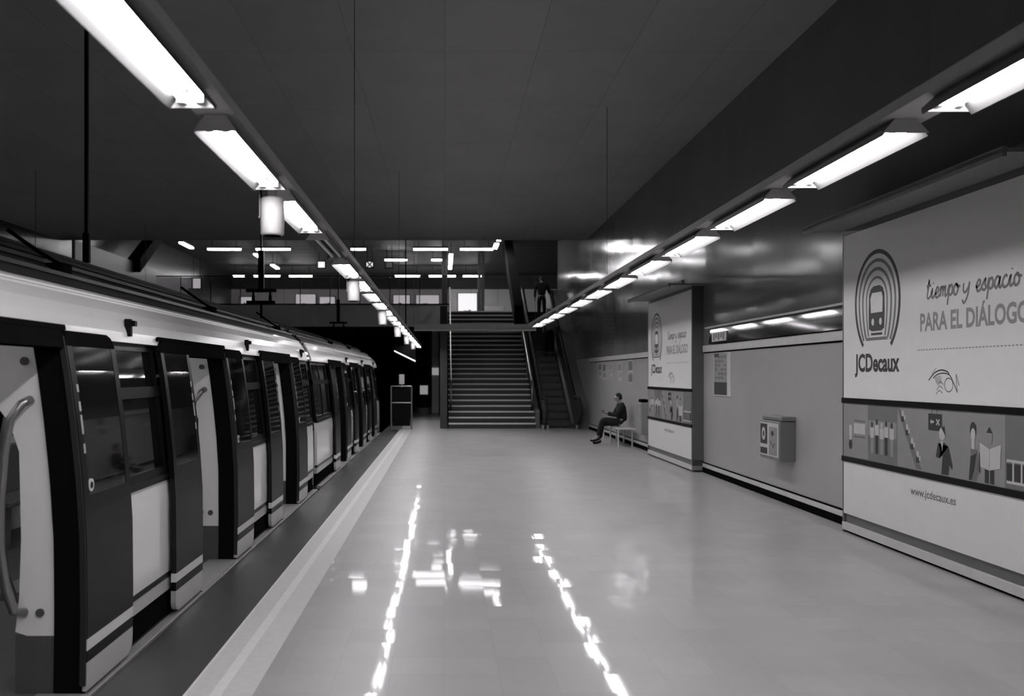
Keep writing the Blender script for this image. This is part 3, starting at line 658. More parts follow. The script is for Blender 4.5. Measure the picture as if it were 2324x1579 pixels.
def make_leaf(t, sgn):
    """open door leaf; local y from 0 at its opening edge to sgn*0.7; the outer corners are rounded"""
    mats = (M_black, M_blue, M_white, M_lgrey, M_blackm)
    a0, a1 = (0.0, 0.70) if sgn > 0 else (-0.70, 0.0)
    Z0, Z1 = 0.018, 1.88
    s = MB(*mats)
    zon = [(0.018, 0.165, 3), (0.165, 0.225, 0), (0.225, 0.285, 2), (0.285, 0.93, 1), (0.93, 1.02, 0), (1.80, Z1, 4)]
    e0 = a0 if sgn > 0 else rnd(a0, -1, Z0, Z1, 0.08, 0.10)
    e1 = rnd(a1, 1, Z0, Z1, 0.08, 0.10) if sgn > 0 else a1
    for z0, z1, mi in zon:
        s.mi = mi
        skin(s, e0, e1, z0, z1, 0.022, 0.035, [z for z in fine(Z0, Z1, 0.08, 0.10) if z0 < z < z1])
    s.mi = 0
    skin(s, a0, a0 + 0.07, 1.02, 1.80, 0.022, 0.035); skin(s, a1 - 0.07, a1, 1.02, 1.80, 0.022, 0.035)
    lf = s.build('door_leaf', t, (0, 0, 0), smooth=False)
    s = MB(M_glass); skin(s, a0 + 0.07, a1 - 0.07, 1.02, 1.80, 0.020, 0.012); s.build('window_pane', lf, (0, 0, 0))
    if sgn > 0:
        zc, yc = 1.07, 0.10
        xx = pf(zc) + 0.018
        s = MB(M_alu, M_black); s.tube([(xx - 0.01, yc, zc), (xx + 0.008, yc, zc)], 0.034, 20)
        s.mi = 1; s.tube([(xx + 0.008, yc, zc), (xx + 0.010, yc, zc)], 0.018, 16); s.build('push_button', lf, (0, 0, 0))
    s = MB(M_inkl)
    for i, (z, h) in enumerate(((1.34, 0.10), (1.46, 0.05), (1.24, 0.05), (1.56, 0.04))):
        y = 0.05 if sgn > 0 else -0.07
        for q in range(2): 
            skin(s, y + q*0.014, y + q*0.014 + 0.007, z, z + h, 0.0235, 0.002)
    s.build('sticker', lf, (0, 0, 0))
    # rubber edge
    s = MB(M_rubber); skin(s, -0.012 if sgn > 0 else 0.0, 0.0 if sgn > 0 else 0.012, Z0 + 0.03, Z1 - 0.03, 0.018, 0.03); s.build('edge_seal', lf, (0, 0, 0))
    return lf
def make_doorway(t):
    """surround of one opening, local y 0..1.2"""
    s = MB(M_blackm)
    skin(s, -0.04, 0.0, 0.0, 1.9, 0.0, 0.15); skin(s, 1.2, 1.24, 0.0, 1.9, 0.0, 0.15)
    skin(s, 0.0, 1.2, 1.79, 1.88, 0.015, 0.16)
    skin(s, rnd(-0.70, -1, 1.0, 1.91, 0, 0.05), 1.24, 1.882, 1.91, 0.018, 0.03)
    dw = s.build('door_surround', t, (0, 0, 0))
    s = MB(M_sill); s.box(-2.10, -1.84, 0.0, 1.2, -0.02, 0.006); s.build('threshold', t, (0, 0, 0))
    return dw
def make_screen(t, y, sg):
    """white draught screen beside the doorway, with bent grab rails"""
    s = MB(M_whitei, M_inside)
    pts = [(-2.02, 0.30), (-2.02, 0.9), (-2.05, 1.4), (-2.12, 1.80), (-2.50, 1.80), (-2.44, 1.66), (-2.34, 1.52), (-2.25, 1.40), (-2.20, 1.25), (-2.19, 0.8), (-2.20, 0.5), (-2.22, 0.32), (-2.16, 0.30)]
    s.prism(pts, 1, y, y + 0.03)
    s.mi = 1; s.prism([(-2.02, 0.0), (-2.02, 0.30), (-2.22, 0.30), (-2.22, 0.0)], 1, y + 0.001, y + 0.029)
    for z in (0.42, 1.72):
        s.tube([(-2.09 if z < 1 else -2.17, y + 0.001, z), (-2.09 if z < 1 else -2.17, y - 0.012, z)], 0.022, 14)
    sc = s.build('draught_screen', t, (0, 0, 0))
    s = MB(M_steeld)
    yy = y - 0.06
    s.tube([(-2.14, y, 1.52), (-2.16, yy, 1.50), (-2.22, yy, 1.42), (-2.25, yy, 1.25), (-2.27, yy, 1.0), (-2.27, yy, 0.75), (-2.24, yy, 0.55), (-2.20, yy, 0.44), (-2.17, y, 0.42)], 0.024, 10)
    s.build('grab_rail', sc, (0, 0, 0), smooth=True)
    s = MB(M_steeld); yy = y + 0.09
    s.tube([(-2.20, y + 0.03, 1.60), (-2.22, yy, 1.58), (-2.30, yy, 1.42), (-2.34, yy, 1.2), (-2.35, yy, 0.9), (-2.32, yy, 0.6), (-2.26, yy, 0.44), (-2.2, y + 0.03, 0.42)], 0.024, 10)
    s.build('grab_rail', sc, (0, 0, 0), smooth=True)
    return sc
def make_side(t, y0, y1, win=True):
    """fixed body side between two doorways (local y)"""
    s = MB(M_white, M_black, M_lgrey, M_blackm)
    s.mi = 0; skin(s, y0, y1, 0.30, 0.93, -0.035, 0.04); s.mi = 1; skin(s, y0, y1, 0.265, 0.30, -0.03, 0.04)
    s.mi = 2; skin(s, y0, y1, 0.175, 0.265, -0.035, 0.04); s.mi = 3; skin(s, y0, y1, 0.0, 0.175, -0.045, 0.04)
    s.mi = 1; skin(s, y0, y1, 0.93, 0.945, -0.03, 0.04); skin(s, y0, y1, 0.945, 0.975, -0.015, 0.05); skin(s, y0, y1, 0.975, 1.03, -0.03, 0.04)
    skin(s, y0, y1, 1.80, 1.85, -0.035, 0.04); skin(s, y0, y1, 1.50, 1.57, -0.03, 0.04)
    for a, b in ((y0, y0 + 0.05), (y1 - 0.05, y1)): skin(s, a, b, 1.03, 1.80, -0.035, 0.04)
    if y1 - y0 > 2:
        m = (y0 + y1)/2
        for a in (m - 0.42, m + 0.42): skin(s, a - 0.03, a + 0.03, 1.03, 1.80, -0.035, 0.04)
    p = s.build('side_panel', t, (0, 0, 0))
    s = MB(M_glass); skin(s, y0 + 0.05, y1 - 0.05, 1.03, 1.50, -0.045, 0.01); s.build('window_pane', p, (0, 0, 0))
    s = MB(M_glass); skin(s, y0 + 0.05, y1 - 0.05, 1.57, 1.80, -0.045, 0.01); s.build('window_pane', p, (0, 0, 0))
    return p
def make_marker(t):
    z = 1.93; x = pf(z)
    s = MB(M_black); s.box(x - 0.01, x + 0.03, -0.02, 0.02, 1.89, 2.0, 0.004); s.box(x, x + 0.05, 0.0, 0.05, 1.955, 1.99, 0.004)
    l = s.build('door_camera', t, (0, 0, 0))
    return l
def car(y0, y1, starts, label, protos, nose=False):
    t = empty('train_car', (CX, (y0+y1)/2, 0), label, 'train car', 'cars of the metro train')
    yn = y1 - 0.5 if nose else y1
    # white upper side
    s = MB(M_white, M_blackm)
    yb = y1 if not nose else rnd(y1 - 0.02, 1, 1.9, 2.14, 0, 0.2)
    skin(s, y0, yb, 1.85, 2.10, 0.0, 0.03); s.mi = 1
    skin(s, y0, yn, 2.10, 2.115, -0.012, 0.03); s.mi = 0; skin(s, y0, yn, 2.115, 2.15, 0.0, 0.03)
    s.mi = 0; skin(s, y0, yn, 0.0, 1.0, 0.0, 0.03, side=-1); skin(s, y0, yn, 1.75, 2.15, 0.0, 0.03, side=-1)
    s.build('side_rail', t)
    s = MB(M_glass); skin(s, y0, yn, 1.0, 1.75, -0.01, 0.01, side=-1); s.build('offside_window', t)
    # roof
    pts = [(pf(z), z) for z in (2.15, 2.2, 2.25, 2.3, 2.35, 2.4, 2.45, 2.5, 2.53, 2.56, 2.58)]
    pts += [(2*CX - x, z) for x, z in pts[::-1][1:]]
    inner = [(x if abs(x - CX) < .2 else x + (0.05 if x < CX else -0.05), z - 0.05) for x, z in pts[::-1]]
    s = MB(M_roof); s.prism(pts + inner, 1, y0, yn)
    for z in (2.22, 2.30, 2.37, 2.46): s.box(pf(z) - 0.012, pf(z) + 0.012, y0, yn, z, z + 0.022)
    s.build('roof', t)
    for st in starts:
        s = MB(M_blackm)
        s.box(-2.31, -2.21, st + 1.78, st + 1.93, 2.22, 2.30, 0.01); s.tube([(-2.26, st + 1.85, 2.3), (-2.34, st + 1.75, 2.36), (-2.5, st + 1.72, 2.48)], 0.012, 6)
        s.build('roof_cable_clamp', t)
    s = MB(M_blackm); s.box(2*CX + 1.9, -1.9, y0, yn, -0.95, -0.05); s.build('underframe', t)
    s = MB(M_sill); s.box(-1.905, -1.832, y0, yn, -0.05, -0.004, 0.004); s.build('sill', t)
    s = MB(M_inside); s.box(2*CX + 1.92, -1.92, y0 + 0.05, yn - 0.02, -0.05, 0.0); s.build('floor_plate', t)
    s = MB(M_whitei); s.box(2*CX + 2.1, -2.1, y0 + 0.05, yn - 0.02, 2.10, 2.13); s.build('inner_ceiling', t)
    s = MB(M_glowi); s.box(CX - 0.45, CX - 0.35, y0 + 0.4, yn - 0.4, 2.075, 2.1); s.box(CX + 0.35, CX + 0.45, y0 + 0.4, yn - 0.4, 2.075, 2.1); s.build('ceiling_lamp', t)
    # ends
    if not nose:
        s = MB(M_blackm)
        for ye in (y0 + 0.0, y1 - 0.06):
            s.prism([(-1.95, 0), (-2.03, 1.9), (-2.3, 2.25), (-3.25, 2.5), (2*CX + 2.3, 2.25), (2*CX + 2.03, 1.9), (2*CX + 1.95, 0), (CX - 0.6, 0), (CX - 0.6, 1.9), (CX + 0.6, 1.9), (CX + 0.6, 0)], 1, ye, ye + 0.06)
        s.box(CX - 0.65, CX + 0.65, y1, y1 + 0.4, 0, 1.95); s.build('end_wall', t)
    else:
        # cab front, rounded towards the far end
        s = MB(M_white, M_black); prev = None
        for i in range(9):
            f = i/8.0; yy = y1 - 0.5 + 0.6*math.sin(f*PI/2); k = 1 - 0.45*(1 - math.cos(f*PI/2))
            ring = [s.v((CX + (x - CX)*k, yy, z0*(1 - 0.12*f) + 0.0)) for (x, z0) in [(pf(z), z) for z in (0.0, 0.3, 0.6, 0.93, 1.2, 1.5, 1.8, 2.0, 2.15, 2.3, 2.45, 2.58)] + [(2*CX - pf(z), z) for z in (2.45, 2.3, 2.15, 2.0, 1.8, 1.5, 1.2, 0.93, 0.6, 0.3, 0.0)]]
            if prev:
                for j in range(len(ring) - 1):
                    s.mi = 1 if (j < 7 or j > 14) and i > 0 and j not in (0, 1, 2, 20, 21) else 0
                    s.f([prev[j], prev[j+1], ring[j+1], ring[j]])
            prev = ring
        s.mi = 1; s.f(prev)
        s.build('cab_nose', t, smooth=True)
    # sides and doors
    ls, lf_n, lf_f, dw, sc, mk = protos
    cuts = [y0 + 0.0] + [v for st in starts for v in (st - 0.04, st + 1.24)] + [yn]
    for i in range(0, len(cuts), 2):
        a, b = cuts[i], cuts[i+1]
        if b - a > 0.1:
            if abs((b - a) - 2.22) < 0.01: copy_tree(ls, (0, a, 0), t)
            else: make_side(t, a, b)
    for st in starts:
        copy_tree(lf_n, (0, st, 0), t); copy_tree(lf_f, (0, st + 1.2, 0), t)
        for q in dw: copy_tree(q, (0, st, 0), t)
        copy_tree(sc, (0, st + 1.215, 0), t)
        copy_tree(mk, (0, st + 2.25, 0), t)
        # seats and poles inside
        for kx in (-2.05, 2*CX + 2.5):
            if st + 3.1 > yn - 0.1: continue
            s = MB(M_seat)
            s.box(kx - 0.42, kx, st + 1.45, st + 3.1, 0.42, 0.47, 0.01); s.box(kx - 0.05 if kx > CX else kx - 0.42, kx if kx > CX else kx - 0.37, st + 1.45, st + 3.1, 0.47, 0.95, 0.01)
            s.box(kx - 0.3, kx - 0.1, st + 1.6, st + 1.7, 0, 0.42); s.box(kx - 0.3, kx - 0.1, st + 2.85, st + 2.95, 0, 0.42)
            s.build('seat_row', t)
        s = MB(M_steeld); s.tube([(CX, st + 0.6, 0), (CX, st + 0.6, 2.1)], 0.018, 8); s.build('pole', t)
    return t
pt = empty('prototype', (0, 0, 0), 'x', 'x')
P_side = make_side(pt, 0.0, 2.22); P_ln = make_leaf(pt, -1); P_lf = make_leaf(pt, 1); P_dw = make_doorway(pt)
P_dws = [q for q in W if q.parent == pt and q.name.split('.')[0] in ('door_surround', 'threshold')]
P_sc = make_screen(pt, 0.0, 1); P_mk = make_marker(pt)
protos = (P_side, P_ln, P_lf, P_dws, P_sc, P_mk)
# the open leaf behind an opening stands at the opening's near side: its closing edge at local y = 0
car(-3.9, 13.38, [-3.45, 0.05, 3.57, 7.05, 10.56], 'near train car with open doors filling the left edge of the frame', protos)
car(13.78, 27.0, [16.4, 19.9, 23.4], 'far train car whose rounded end stands by the platform barrier', protos, nose=True)

# ------------------------------------------------------------------ stairs
t = empty('staircase', (1.5, 32, 0), 'wide dark staircase with pale step edges climbing to the mezzanine', 'staircase')
s0 = MB(M_step).box(0.12, 2.80, 0, 0.34, 0, 0.166).build('step', t, (0, 0, 0))
n0 = MB(M_nose).box(0.12, 2.80, -0.012, 0.03, 0.125, 0.172, 0.003).build('nosing', s0, (0, 0, 0))
for k in range(24):
    wdt = k < 3
    q = (0, 28.4 + 0.3*k, 0.17*k)
    if k == 0: 
        s0.location = Vector(q) - W[t]
        d = Vector(q); W[s0] = d; W[n0] = d
    else: copy_tree(s0, q, t)
MB(M_dark).prism([(28.75, 0), (36.0, 0), (36.0, 4.0), (35.6, 4.0)], 0, 0.12, 2.8).build('underside', t)
MB(M_balus).prism([(28.5, 0), (36.0, 0), (36.0, 4.5), (35.5, 4.35), (28.9, 0.6), (28.5, 0.55)], 0, 2.80, 2.93).build('side_panel', t)
def rail_path(x, z=0.86): return [(x, 29.1, 0.2 + z*0.8), (x, 29.2, 0.45 + z*0.7), (x, 29.4, 0.57 + z), (x, 35.4, 0.57 + z + 6.0*0.567), (x, 36.2, 4.2 + z)]
for x in (0.2, 2.76):
    h = MB(M_steel).tube([(x, 29.2, 0.5), (x, 29.2, 0.60 + 0.8)] + [(x, 29.4, 1.48), (x, 35.6, 1.48 + 6.2*0.567)], 0.028, 8).build('handrail', t, smooth=True)
    s = MB(M_steel)
    for y in (31, 33, 35): s.tube([(x, y, 0.567*(y - 28.4)), (x, y, 1.48 + (y - 29.4)*0.567)], 0.015, 6)
    s.build('baluster', h)

# ------------------------------------------------------------------ escalator
t = empty('escalator', (3.6, 31, 0), 'dark escalator between the staircase and the right wall', 'escalator')
SL = 0.577; Y0 = 28.9
s0 = None
for k in range(18):
    y = Y0 + 0.4*k; z = min(0.231*k, 4.1)
    if s0 is None: s0 = MB(M_esc).box(3.15, 3.95, 0, 0.42, -0.05, 0.0).box(3.15, 3.95, 0, 0.03, -0.23, 0.0).build('step', t, (0, y, z + 0.02))
    else: copy_tree(s0, (0, y, z + 0.02), t)
MB(M_steeld).box(3.12, 3.98, 28.2, 29.0, -0.05, 0.01).build('comb_plate', t)
def para(x0, x1, lo, hi, m, name, par=t):
    return MB(m).prism([(27.9, lo), (28.9, lo), (36.0, lo + 4.1), (37.2, lo + 4.1), (37.2, hi + 4.1), (36.0, hi + 4.1), (28.9, hi), (27.9, hi)], 0, x0, x1).build(name, par)
for x, in ((3.0,), (4.02,)):
    b = MB(M_balus).prism([(28.1, 0.0), (29.0, 0.0), (36.1, 4.1), (37.4, 4.1), (37.4, 4.98), (36.0, 4.98), (28.9, 0.88), (28.0, 0.88), (27.75, 0.75), (27.68, 0.55), (27.8, 0.3)], 0, x, x + 0.08).build('balustrade', t)
    path = [(x + 0.04, 28.3, 0.12), (x + 0.04, 27.85, 0.2), (x + 0.04, 27.66, 0.4), (x + 0.04, 27.64, 0.6), (x + 0.04, 27.75, 0.82), (x + 0.04, 28.0, 0.94), (x + 0.04, 28.85, 0.94), (x + 0.04, 29.1, 1.02), (x + 0.04, 36.0, 5.03), (x + 0.04, 37.4, 5.06)]
    MB(M_rubber).tube(path, 0.045, 8).build('handrail', b, smooth=True)
for x0, x1 in ((2.93, 3.0), (3.08, 3.14), (3.96, 4.02)):
    para(x0, x1, -0.1, 0.12, M_steeld, 'skirt')
MB(M_greybox).prism([(28.0, 0), (36.0, 4.1), (37.4, 4.1), (37.4, 4.95), (36.0, 4.95), (28.9, 0.95), (28.4, 0.6)], 0, 4.12, XW - 0.003).build('side_cladding', t, label='light grey sloping cladding against the wall')

# ------------------------------------------------------------------ mezzanine glass balustrade
t = empty('glass_balustrade', (-7, YM, 4.38), 'glass balustrade with thin posts along the mezzanine edge', 'balustrade')
for i in range(12):
    x0 = -13.6 + i*1.15
    MB(M_glassc).box(x0, x0 + 1.13, YM + 0.05, YM + 0.065, 4.38, 5.4).build('glass_panel', t)
    MB(M_black).box(x0 - 0.025, x0 + 0.005, YM + 0.03, YM + 0.08, 4.38, 5.45).build('post', t)
MB(M_black).box(-13.6, 0.2, YM + 0.03, YM + 0.09, 5.42, 5.46).build('top_rail', t)
# concourse furnishings seen over the edge
GP = 'lit poster panels along the concourse back wall'
for i, (a_, b_, z0, z1, lb) in enumerate(((672, 716, 4.9, 6.15, 'left of the near lamp row'), (726, 760, 4.9, 6.0, 'right behind the near lamp row'), (893, 930, 4.9, 6.1, 'left of the staircase, first'), (945, 996, 4.9, 6.1, 'left of the staircase, second'), (1040, 1082, 4.5, 6.2, 'straight above the staircase top'), (545, 572, 4.9, 6.0, 'above the middle of the train'))):
    x0, x1 = (a_ - 1009)*51.9/2100, (b_ - 1009)*51.9/2100
    t = empty('poster_panel', ((x0+x1)/2, 51.9, z0), 'poster panel on the concourse back wall, ' + lb, 'poster', GP)
    MB(M_frame).box(x0 - 0.05, x1 + 0.05, 51.88, 52, z0 - 0.05, z1 + 0.05).build('frame', t)
    s = MB(M_lit, M_inkm, M_inkg); s.box(x0, x1, 51.86, 51.88, z0, z1)
    wdx = x1 - x0; s.mi = 1
    for j in range(4): s.box(x0 + wdx*(0.08 + 0.23*j), x0 + wdx*(0.22 + 0.23*j), 51.855, 51.86, z0 + 0.1, z0 + 0.55 + 0.12*((j*i) % 3))
    s.mi = 2; s.box(x0 + wdx*0.3, x0 + wdx*0.5, 51.853, 51.86, z0 + 0.3, z0 + 0.75)
    s.build('sheet', t)
s = MB(M_lit, M_blackm); X = lambda px, Y: (px - 1009)*Y/2100; Zf = lambda py, Y: 1.65 + (850 - py)*Y/2100
def hang_sign(x0, x1, y0, y1, Y, lb, mark=False, m=None):
    t = empty('hanging_sign', (X((x0+x1)/2, Y), Y, Zf(y1, Y)), lb, 'sign')
    MB(M_blackm).box(X(x0, Y) - 0.04, X(x1, Y) + 0.04, Y, Y + 0.1, Zf(y1, Y) - 0.04, Zf(y0, Y) + 0.04).build('case', t)
    MB(m or M_lit).box(X(x0, Y), X(x1, Y), Y - 0.01, Y, Zf(y1, Y), Zf(y0, Y)).build('face', t)
    if mark:
        cx, cz = X((x0+x1)/2, Y), Zf((y0+y1)/2, Y)
        a = Art((cx, Y - 0.01, cz), (1, 0, 0), (0, 0, 1), (0, -1, 0), M_ink)
        a.line([(-0.12, -0.13), (0.12, 0.13)], 0.06, 0); a.line([(-0.12, 0.13), (0.12, -0.13)], 0.06, 0); a.build('mark', t)
    for e in (x0 + 1, x1 - 1):
        MB(M_blackm).tube([(X(e, Y), Y + 0.05, Zf(y0, Y)), (X(e, Y), Y + 0.05, 7.25)], 0.012, 6).build('hanger_rod', t)
hang_sign(832, 846, 594, 606, 40, 'small lit hanging sign with a cross mark above the mezzanine', True)
hang_sign(722, 737, 594, 607, 40, 'small faint lit square sign left of the near lamp row end')
hang_sign(876, 890, 595, 607, 40, 'small dim square sign right of the sign with the cross', m=M_inkm)
hang_sign(412, 428, 634, 644, 44, 'small bright square sign over the train roof at left, the lower one')
hang_sign(438, 455, 632, 654, 44, 'bright upright panel over the train roof at left')
MB_ = MB(M_alu); MB_.box(X(1100, 44), X(1145, 44), 44, 44.3, 4.08, 4.9, 0.03)
tag(MB_.build('ticket_counter'), 'pale block standing at the head of the staircase', 'counter')
for i, px in enumerate((1088, 1096, 1006, 1012)):
    s = MB(M_dark); s.box(X(px, 41) - 0.07, X(px, 41) + 0.07, 41, 41.15, 4.08, 7.25)
    tag(s.build('column'), ['dark slim column left of the pale block at the stair head', 'dark slim column touching the pale block at the stair head', 'dark slim column left of the staircase top', 'dark slim column over the staircase left edge'][i], 'column', 'slim columns on the concourse')

# ------------------------------------------------------------------ end of the platform
t = empty('end_barrier', (-1.28, 28, 0), 'metal frame barrier at the end of the platform edge', 'barrier')
for x in (-1.62, -1.0): MB(M_steeld).tube([(x, 28, 0), (x, 28, 1.3)], 0.025, 8).build('post', t)
for z in (1.3, 0.8): MB(M_steeld).tube([(-1.62, 28, z), (-1.0, 28, z)], 0.02, 8).build('rail', t)
MB(M_vdark).box(-1.58, -1.04, 28.0, 28.02, 0.1, 1.25).build('infill', t)
t = empty('notice_sign', (-1.3, 28.1, 0), 'small pale upright notice on a thin post behind the barrier', 'sign')
MB(M_steeld).tube([(-1.3, 28.1, 0), (-1.3, 28.1, 1.35)], 0.015, 6).build('post', t)
MB(M_inkl).box(-1.38, -1.22, 28.09, 28.1, 1.36, 1.66, 0.003).build('plate', t)
t = empty('monitor_housing', (-1.2, 28.6, 2.0), 'dark hanging monitor housing with a bright slanting lower edge above the barrier', 'monitor')
MB(M_black).prism([(-1.55, 2.36), (-0.90, 2.04), (-0.90, 2.55), (-1.55, 2.6)], 1, 28.5, 28.75).build('case', t)
MB(M_lit2 if 'M_lit2' in globals() else mat('monitor_glow', 0.8, 0.5, emit=1.6)).prism([(-1.55, 2.365), (-0.90, 2.045), (-0.90, 2.085), (-1.55, 2.40)], 1, 28.47, 28.5).build('light_strip', t)
MB(M_blackm).tube([(-1.2, 28.62, 2.55), (-1.2, 28.62, 7.25)], 0.02, 6).build('hanger_rod', t)
t = empty('pillar_sign', (-0.40, 39.98, 1.6), 'small white square sign on the pale pillar left of the stairs', 'sign')
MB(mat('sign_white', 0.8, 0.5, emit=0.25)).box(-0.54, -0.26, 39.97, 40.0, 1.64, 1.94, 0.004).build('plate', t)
t = empty('cabinet', (-1.05, 47, 0), 'dark cabinet with a pale square panel at the far end of the passage', 'cabinet')
MB(M_black).box(-1.4, -0.7, 47, 47.4, 0, 1.75, 0.02).build('body', t)
MB(mat('sign_white', 0.8, 0.5)).box(-1.25, -0.85, 46.98, 47, 0.65, 1.1, 0.004).build('panel', t)

# ------------------------------------------------------------------ bench and people
t = empty('bench', (4.1, 22, 0), 'pale metal bench against the right wall under the seated person', 'bench')
MB(M_alu).box(3.93, 4.33, 20.95, 23.3, 0.40, 0.43, 0.01).build('seat', t)
for y in (21.15, 22.15, 23.1):
    for x in (3.97, 4.29): MB(M_alu).tube([(x, y, 0), (x, y, 0.40)], 0.018, 8).build('leg', t)

def skinned(name, chains, m, parent, sub=2, root=0):
    """chains of (point, radius); equal points are shared so limbs grow out of one another"""
    bm = bmesh.new(); lay = bm.verts.layers.skin.verify(); V = {}
    first = None
    for ch in chains:
        prev = None
        for p, r in ch:
            key = (round(p[0], 4), round(p[1], 4), round(p[2], 4))
            if key not in V:
                v = bm.verts.new(p); rr = r if isinstance(r, tuple) else (r, r); v[lay].radius = rr; V[key] = v
                if first is None: first = v; v[lay].use_root = True
            v = V[key]
            if prev is not None and prev is not v:
                try: bm.edges.new((prev, v))
                except ValueError: pass
            prev = v
    me = bpy.data.meshes.new(name); bm.to_mesh(me); bm.free()
    o = bpy.data.objects.new(name, me); C.objects.link(o)
    md = o.modifiers.new('skin', 'SKIN'); md.use_smooth_shade = True
    sd = o.modifiers.new('sub', 'SUBSURF'); sd.levels = sub; sd.render_levels = sub
    bpy.context.view_layer.update()
    me2 = bpy.data.meshes.new_from_object(o.evaluated_get(bpy.context.evaluated_depsgraph_get()))
    bpy.data.objects.remove(o); me2.name = name; me2.materials.clear(); me2.materials.append(m)
    for p in me2.polygons: p.use_smooth = True
    ob = bpy.data.objects.new(name, me2); C.objects.link(ob); W[ob] = Vector((0, 0, 0))
    if parent: ob.parent = parent; ob.location = -W[parent]
    return ob
def V3(*a): return Vector(a)
def hand(wrist, d, palm_n, curl=0.6):
    """chains for a palm and five fingers; d = direction of the fingers, palm_n = palm normal"""
    d = Vector(d).normalized(); n = Vector(palm_n).normalized(); sdir = d.cross(n)
    out = []; wrist = Vector(wrist); pc = wrist + d*0.045
    out.append([(wrist[:], 0.024), (pc[:], (0.033, 0.02))])
    for i, ln in enumerate((0.062, 0.074, 0.07, 0.056)):
        b = pc + sdir*(-0.027 + 0.018*i) + d*0.04
        m_ = b + (d*math.cos(curl*0.5) + n*math.sin(curl*0.5))*ln*0.5; e = m_ + (d*math.cos(curl*1.6) + n*math.sin(curl*1.6))*ln*0.5
        out.append([(pc[:], 0.02), (b[:], 0.0095), (m_[:], 0.0085), (e[:], 0.007)])
    th = wrist + d*0.025 - sdir*0.028
    out.append([(pc[:], 0.02), (th[:], 0.012), ((th + d*0.03 - sdir*0.018 + n*0.012)[:], 0.010), ((th + d*0.055 - sdir*0.016 + n*0.02)[:], 0.008)])
    return out
def person(loc, J, label, jm, tm, hm=M_hair, face=(-1, 0, 0), extra=None, cap=False):
    t = empty('person', loc, label, 'person')
    p = J; g = lambda k: p[k][:]
    f = Vector(face).normalized(); up = V3(0, 0, 1); sd = f.cross(up)
    hd = p['head']
    chains = [[(g('pelvis'), (0.13, 0.10)), (g('waist'), (0.115, 0.085)), (g('chest'), (0.135, 0.095)), (g('neckb'), 0.055), (g('neck'), 0.048), (hd[:], (0.072, 0.085)), ((hd + V3(0, 0, 0.075) - f*0.01)[:], (0.062, 0.075))]]
    chains.append([(hd[:], 0.07), ((hd + f*0.06 - up*0.045)[:], 0.034), ])
    for q in ('l', 'r'):
        chains.append([(g('chest'), 0.12), (g('sh' + q), 0.052), (g('el' + q), 0.038), (g('wr' + q), 0.026)])
        chains.append([(g('pelvis'), 0.12), (g('hip' + q), 0.085), (g('kn' + q), 0.055), (g('an' + q), 0.036), (g('toe' + q), (0.04, 0.025))])
        hdv = (p['wr' + q] - p['el' + q]).normalized()
        chains += hand(p['wr' + q], hdv, p.get('pn', V3(0, 0, -1)))
    body = skinned('body', chains, M_skin, t)
    # nose, ears, eyes and mouth
    s = MB(M_skin)
    nz = hd + f*0.088; s.tube([(nz + up*0.02)[:], (nz + f*0.012 - up*0.012)[:], (nz - f*0.005 - up*0.022)[:]], [0.006, 0.012, 0.009], 8)
    for e in (-1, 1):
        c = hd + sd*e*0.074 - f*0.005; s.tube([(c + up*0.025)[:], (c + sd*e*0.012)[:], (c - up*0.028)[:]], [0.008, 0.014, 0.008], 8)
    s.build('face_features', body)
    s = MB(M_ink)
    for e in (-1, 1): c = hd + f*0.082 + sd*e*0.03 + up*0.02; s.tube([(c - sd*0.011)[:], c[:], (c + sd*0.011)[:]], [0.002, 0.007, 0.002], 8)
    c = hd + f*0.078 - up*0.045; s.tube([(c - sd*0.022)[:], c[:], (c + sd*0.022)[:]], [0.002, 0.005, 0.002], 8)
    s.build('eyes_and_mouth', body)
    jc = [[(g('pelvis'), (0.17, 0.14)), (g('waist'), (0.165, 0.135)), (g('chest'), (0.175, 0.14)), (g('neckb'), (0.08, 0.075))]]
    for q in ('l', 'r'):
        w_ = p['el' + q].lerp(p['wr' + q], 0.92)
        jc.append([(g('chest'), 0.15), (g('sh' + q), 0.072), (g('el' + q), 0.058), (w_[:], 0.044)])
    skinned('jacket', jc, jm, t)
    tc = [[(g('pelvis'), (0.145, 0.115)), ((p['pelvis'].lerp(p['waist'], 0.5))[:], (0.135, 0.11))]]
    for q in ('l', 'r'):
        a_ = p['kn' + q].lerp(p['an' + q], 0.92)
        tc.append([(g('pelvis'), 0.13), (g('hip' + q), 0.1), (g('kn' + q), 0.074), (a_[:], 0.055)])
        fd = (p['toe' + q] - p['an' + q]); fd.z = 0; fd.normalize(); z = p['an' + q].z
        skinned('shoe', [[((p['an' + q] + V3(0, 0, 0.0))[:], 0.048), ((p['an' + q] - fd*0.03 - V3(0, 0, 0.035))[:], 0.042), ((p['toe' + q] - fd*0.04)[:], (0.046, 0.036)), ((p['toe' + q] + fd*0.03)[:], (0.04, 0.028))]], M_black, t)
    skinned('trousers', tc, tm, t)
    skinned('hair', [[((hd + V3(0, 0, 0.085) + f*0.045)[:], (0.055, 0.035)), ((hd + V3(0, 0, 0.075) - f*0.03)[:], (0.085, 0.08)), ((hd - f*0.06 + V3(0, 0, 0.01))[:], (0.07, 0.07)), ((hd - f*0.065 - V3(0, 0, 0.06))[:], (0.05, 0.05))]], hm, t)
    return t
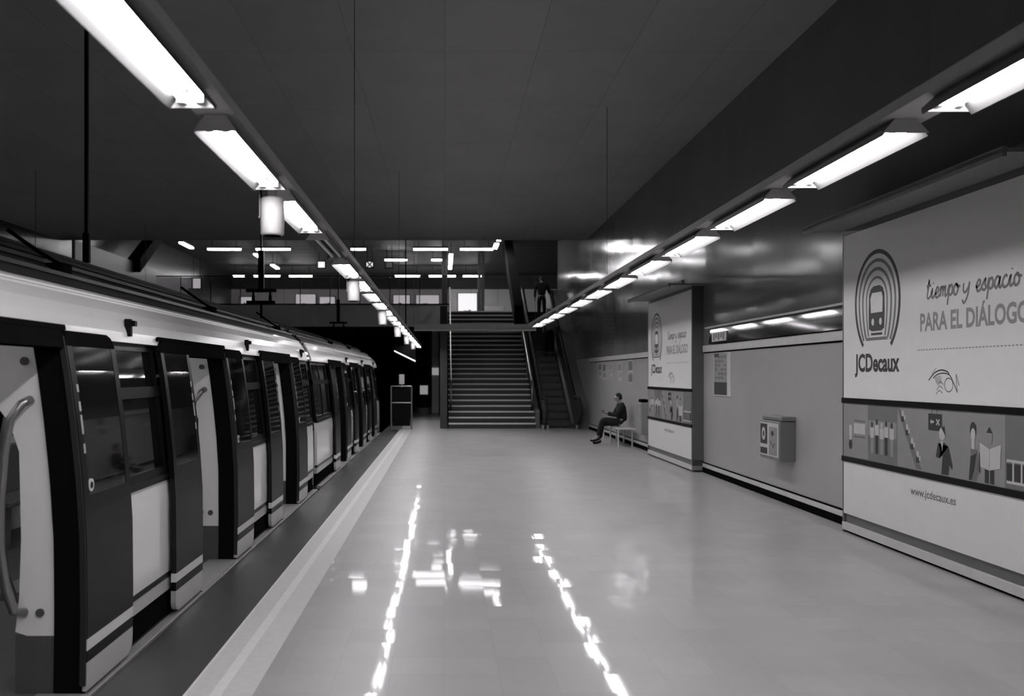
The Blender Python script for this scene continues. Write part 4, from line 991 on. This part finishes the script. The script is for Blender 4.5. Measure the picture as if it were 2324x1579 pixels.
# seated, seen from the side
y = 21.75
J = dict(pelvis=V3(4.16, y, 0.53), waist=V3(4.17, y, 0.68), chest=V3(4.15, y, 0.86), neckb=V3(4.12, y, 0.99), neck=V3(4.10, y, 1.03), head=V3(4.06, y - 0.01, 1.105),
  shl=V3(4.15, y + 0.17, 0.93), shr=V3(4.15, y - 0.17, 0.93), ell=V3(4.02, y + 0.22, 0.70), elr=V3(4.0, y - 0.22, 0.70), wrl=V3(3.82, y + 0.08, 0.74), wrr=V3(3.80, y - 0.08, 0.76),
  hipl=V3(4.08, y + 0.09, 0.53), hipr=V3(4.08, y - 0.09, 0.53), knl=V3(3.72, y + 0.10, 0.50), knr=V3(3.70, y - 0.08, 0.60), anl=V3(3.66, y + 0.12, 0.10), anr=V3(3.60, y + 0.02, 0.17), toel=V3(3.52, y + 0.12, 0.04), toer=V3(3.45, y + 0.04, 0.10), pn=V3(0, 0, 1))
ps = person((4.1, y, 0), J, 'person in dark clothes sitting on the bench by the right wall, looking down', M_cloth, M_trous)
s = MB(M_black).box(3.68, 3.76, y - 0.08, y + 0.08, 0.80, 0.812, 0.003)
tag(s.build('phone'), 'small dark phone held by the seated person', 'phone')
def standing(x, y, z, jm, tm, lb, h=1.72, back=True, arm=0.0):
    k = h/1.72; f = V3(0, 1, 0)
    P = lambda a, b, c: V3(x + a*k, y + b*k, z + c*k)
    J = dict(pelvis=P(0, 0, 0.95), waist=P(0, 0.01, 1.10), chest=P(0, 0.0, 1.30), neckb=P(0, 0, 1.46), neck=P(0, 0.01, 1.50), head=P(0, 0.02, 1.60),
      shl=P(-0.19, 0, 1.40), shr=P(0.19, 0, 1.40), ell=P(-0.25, 0, 1.12), elr=P(0.27, 0.05, 1.13), wrl=P(-0.25, 0.08, 0.87), wrr=P(0.34, 0.22, 1.03),
      hipl=P(-0.09, 0, 0.90), hipr=P(0.09, 0, 0.90), knl=P(-0.10, 0.03, 0.48), knr=P(0.10, 0.02, 0.49), anl=P(-0.11, 0, 0.08), anr=P(0.11, 0, 0.08), toel=P(-0.12, 0.14, 0.035), toer=P(0.12, 0.14, 0.035), pn=V3(1, 0, 0))
    return person((x, y, z), J, lb, jm, tm, face=(0, 1, 0))
k = 16
standing(3.72, Y0 + 0.4*k + 0.16, 0.231*k + 0.02, M_cloth, M_trous, 'person in dark clothes standing near the top of the escalator, seen from behind')
k = 10
standing(3.76, Y0 + 0.4*k + 0.16, 0.231*k + 0.02, M_clothg, M_trous, 'person in a pale jacket riding the middle of the escalator, seen from behind', 1.65)

# ------------------------------------------------------------------ drop the prototypes
for o in (proto, protoR, protoO, pt): drop_tree(o)
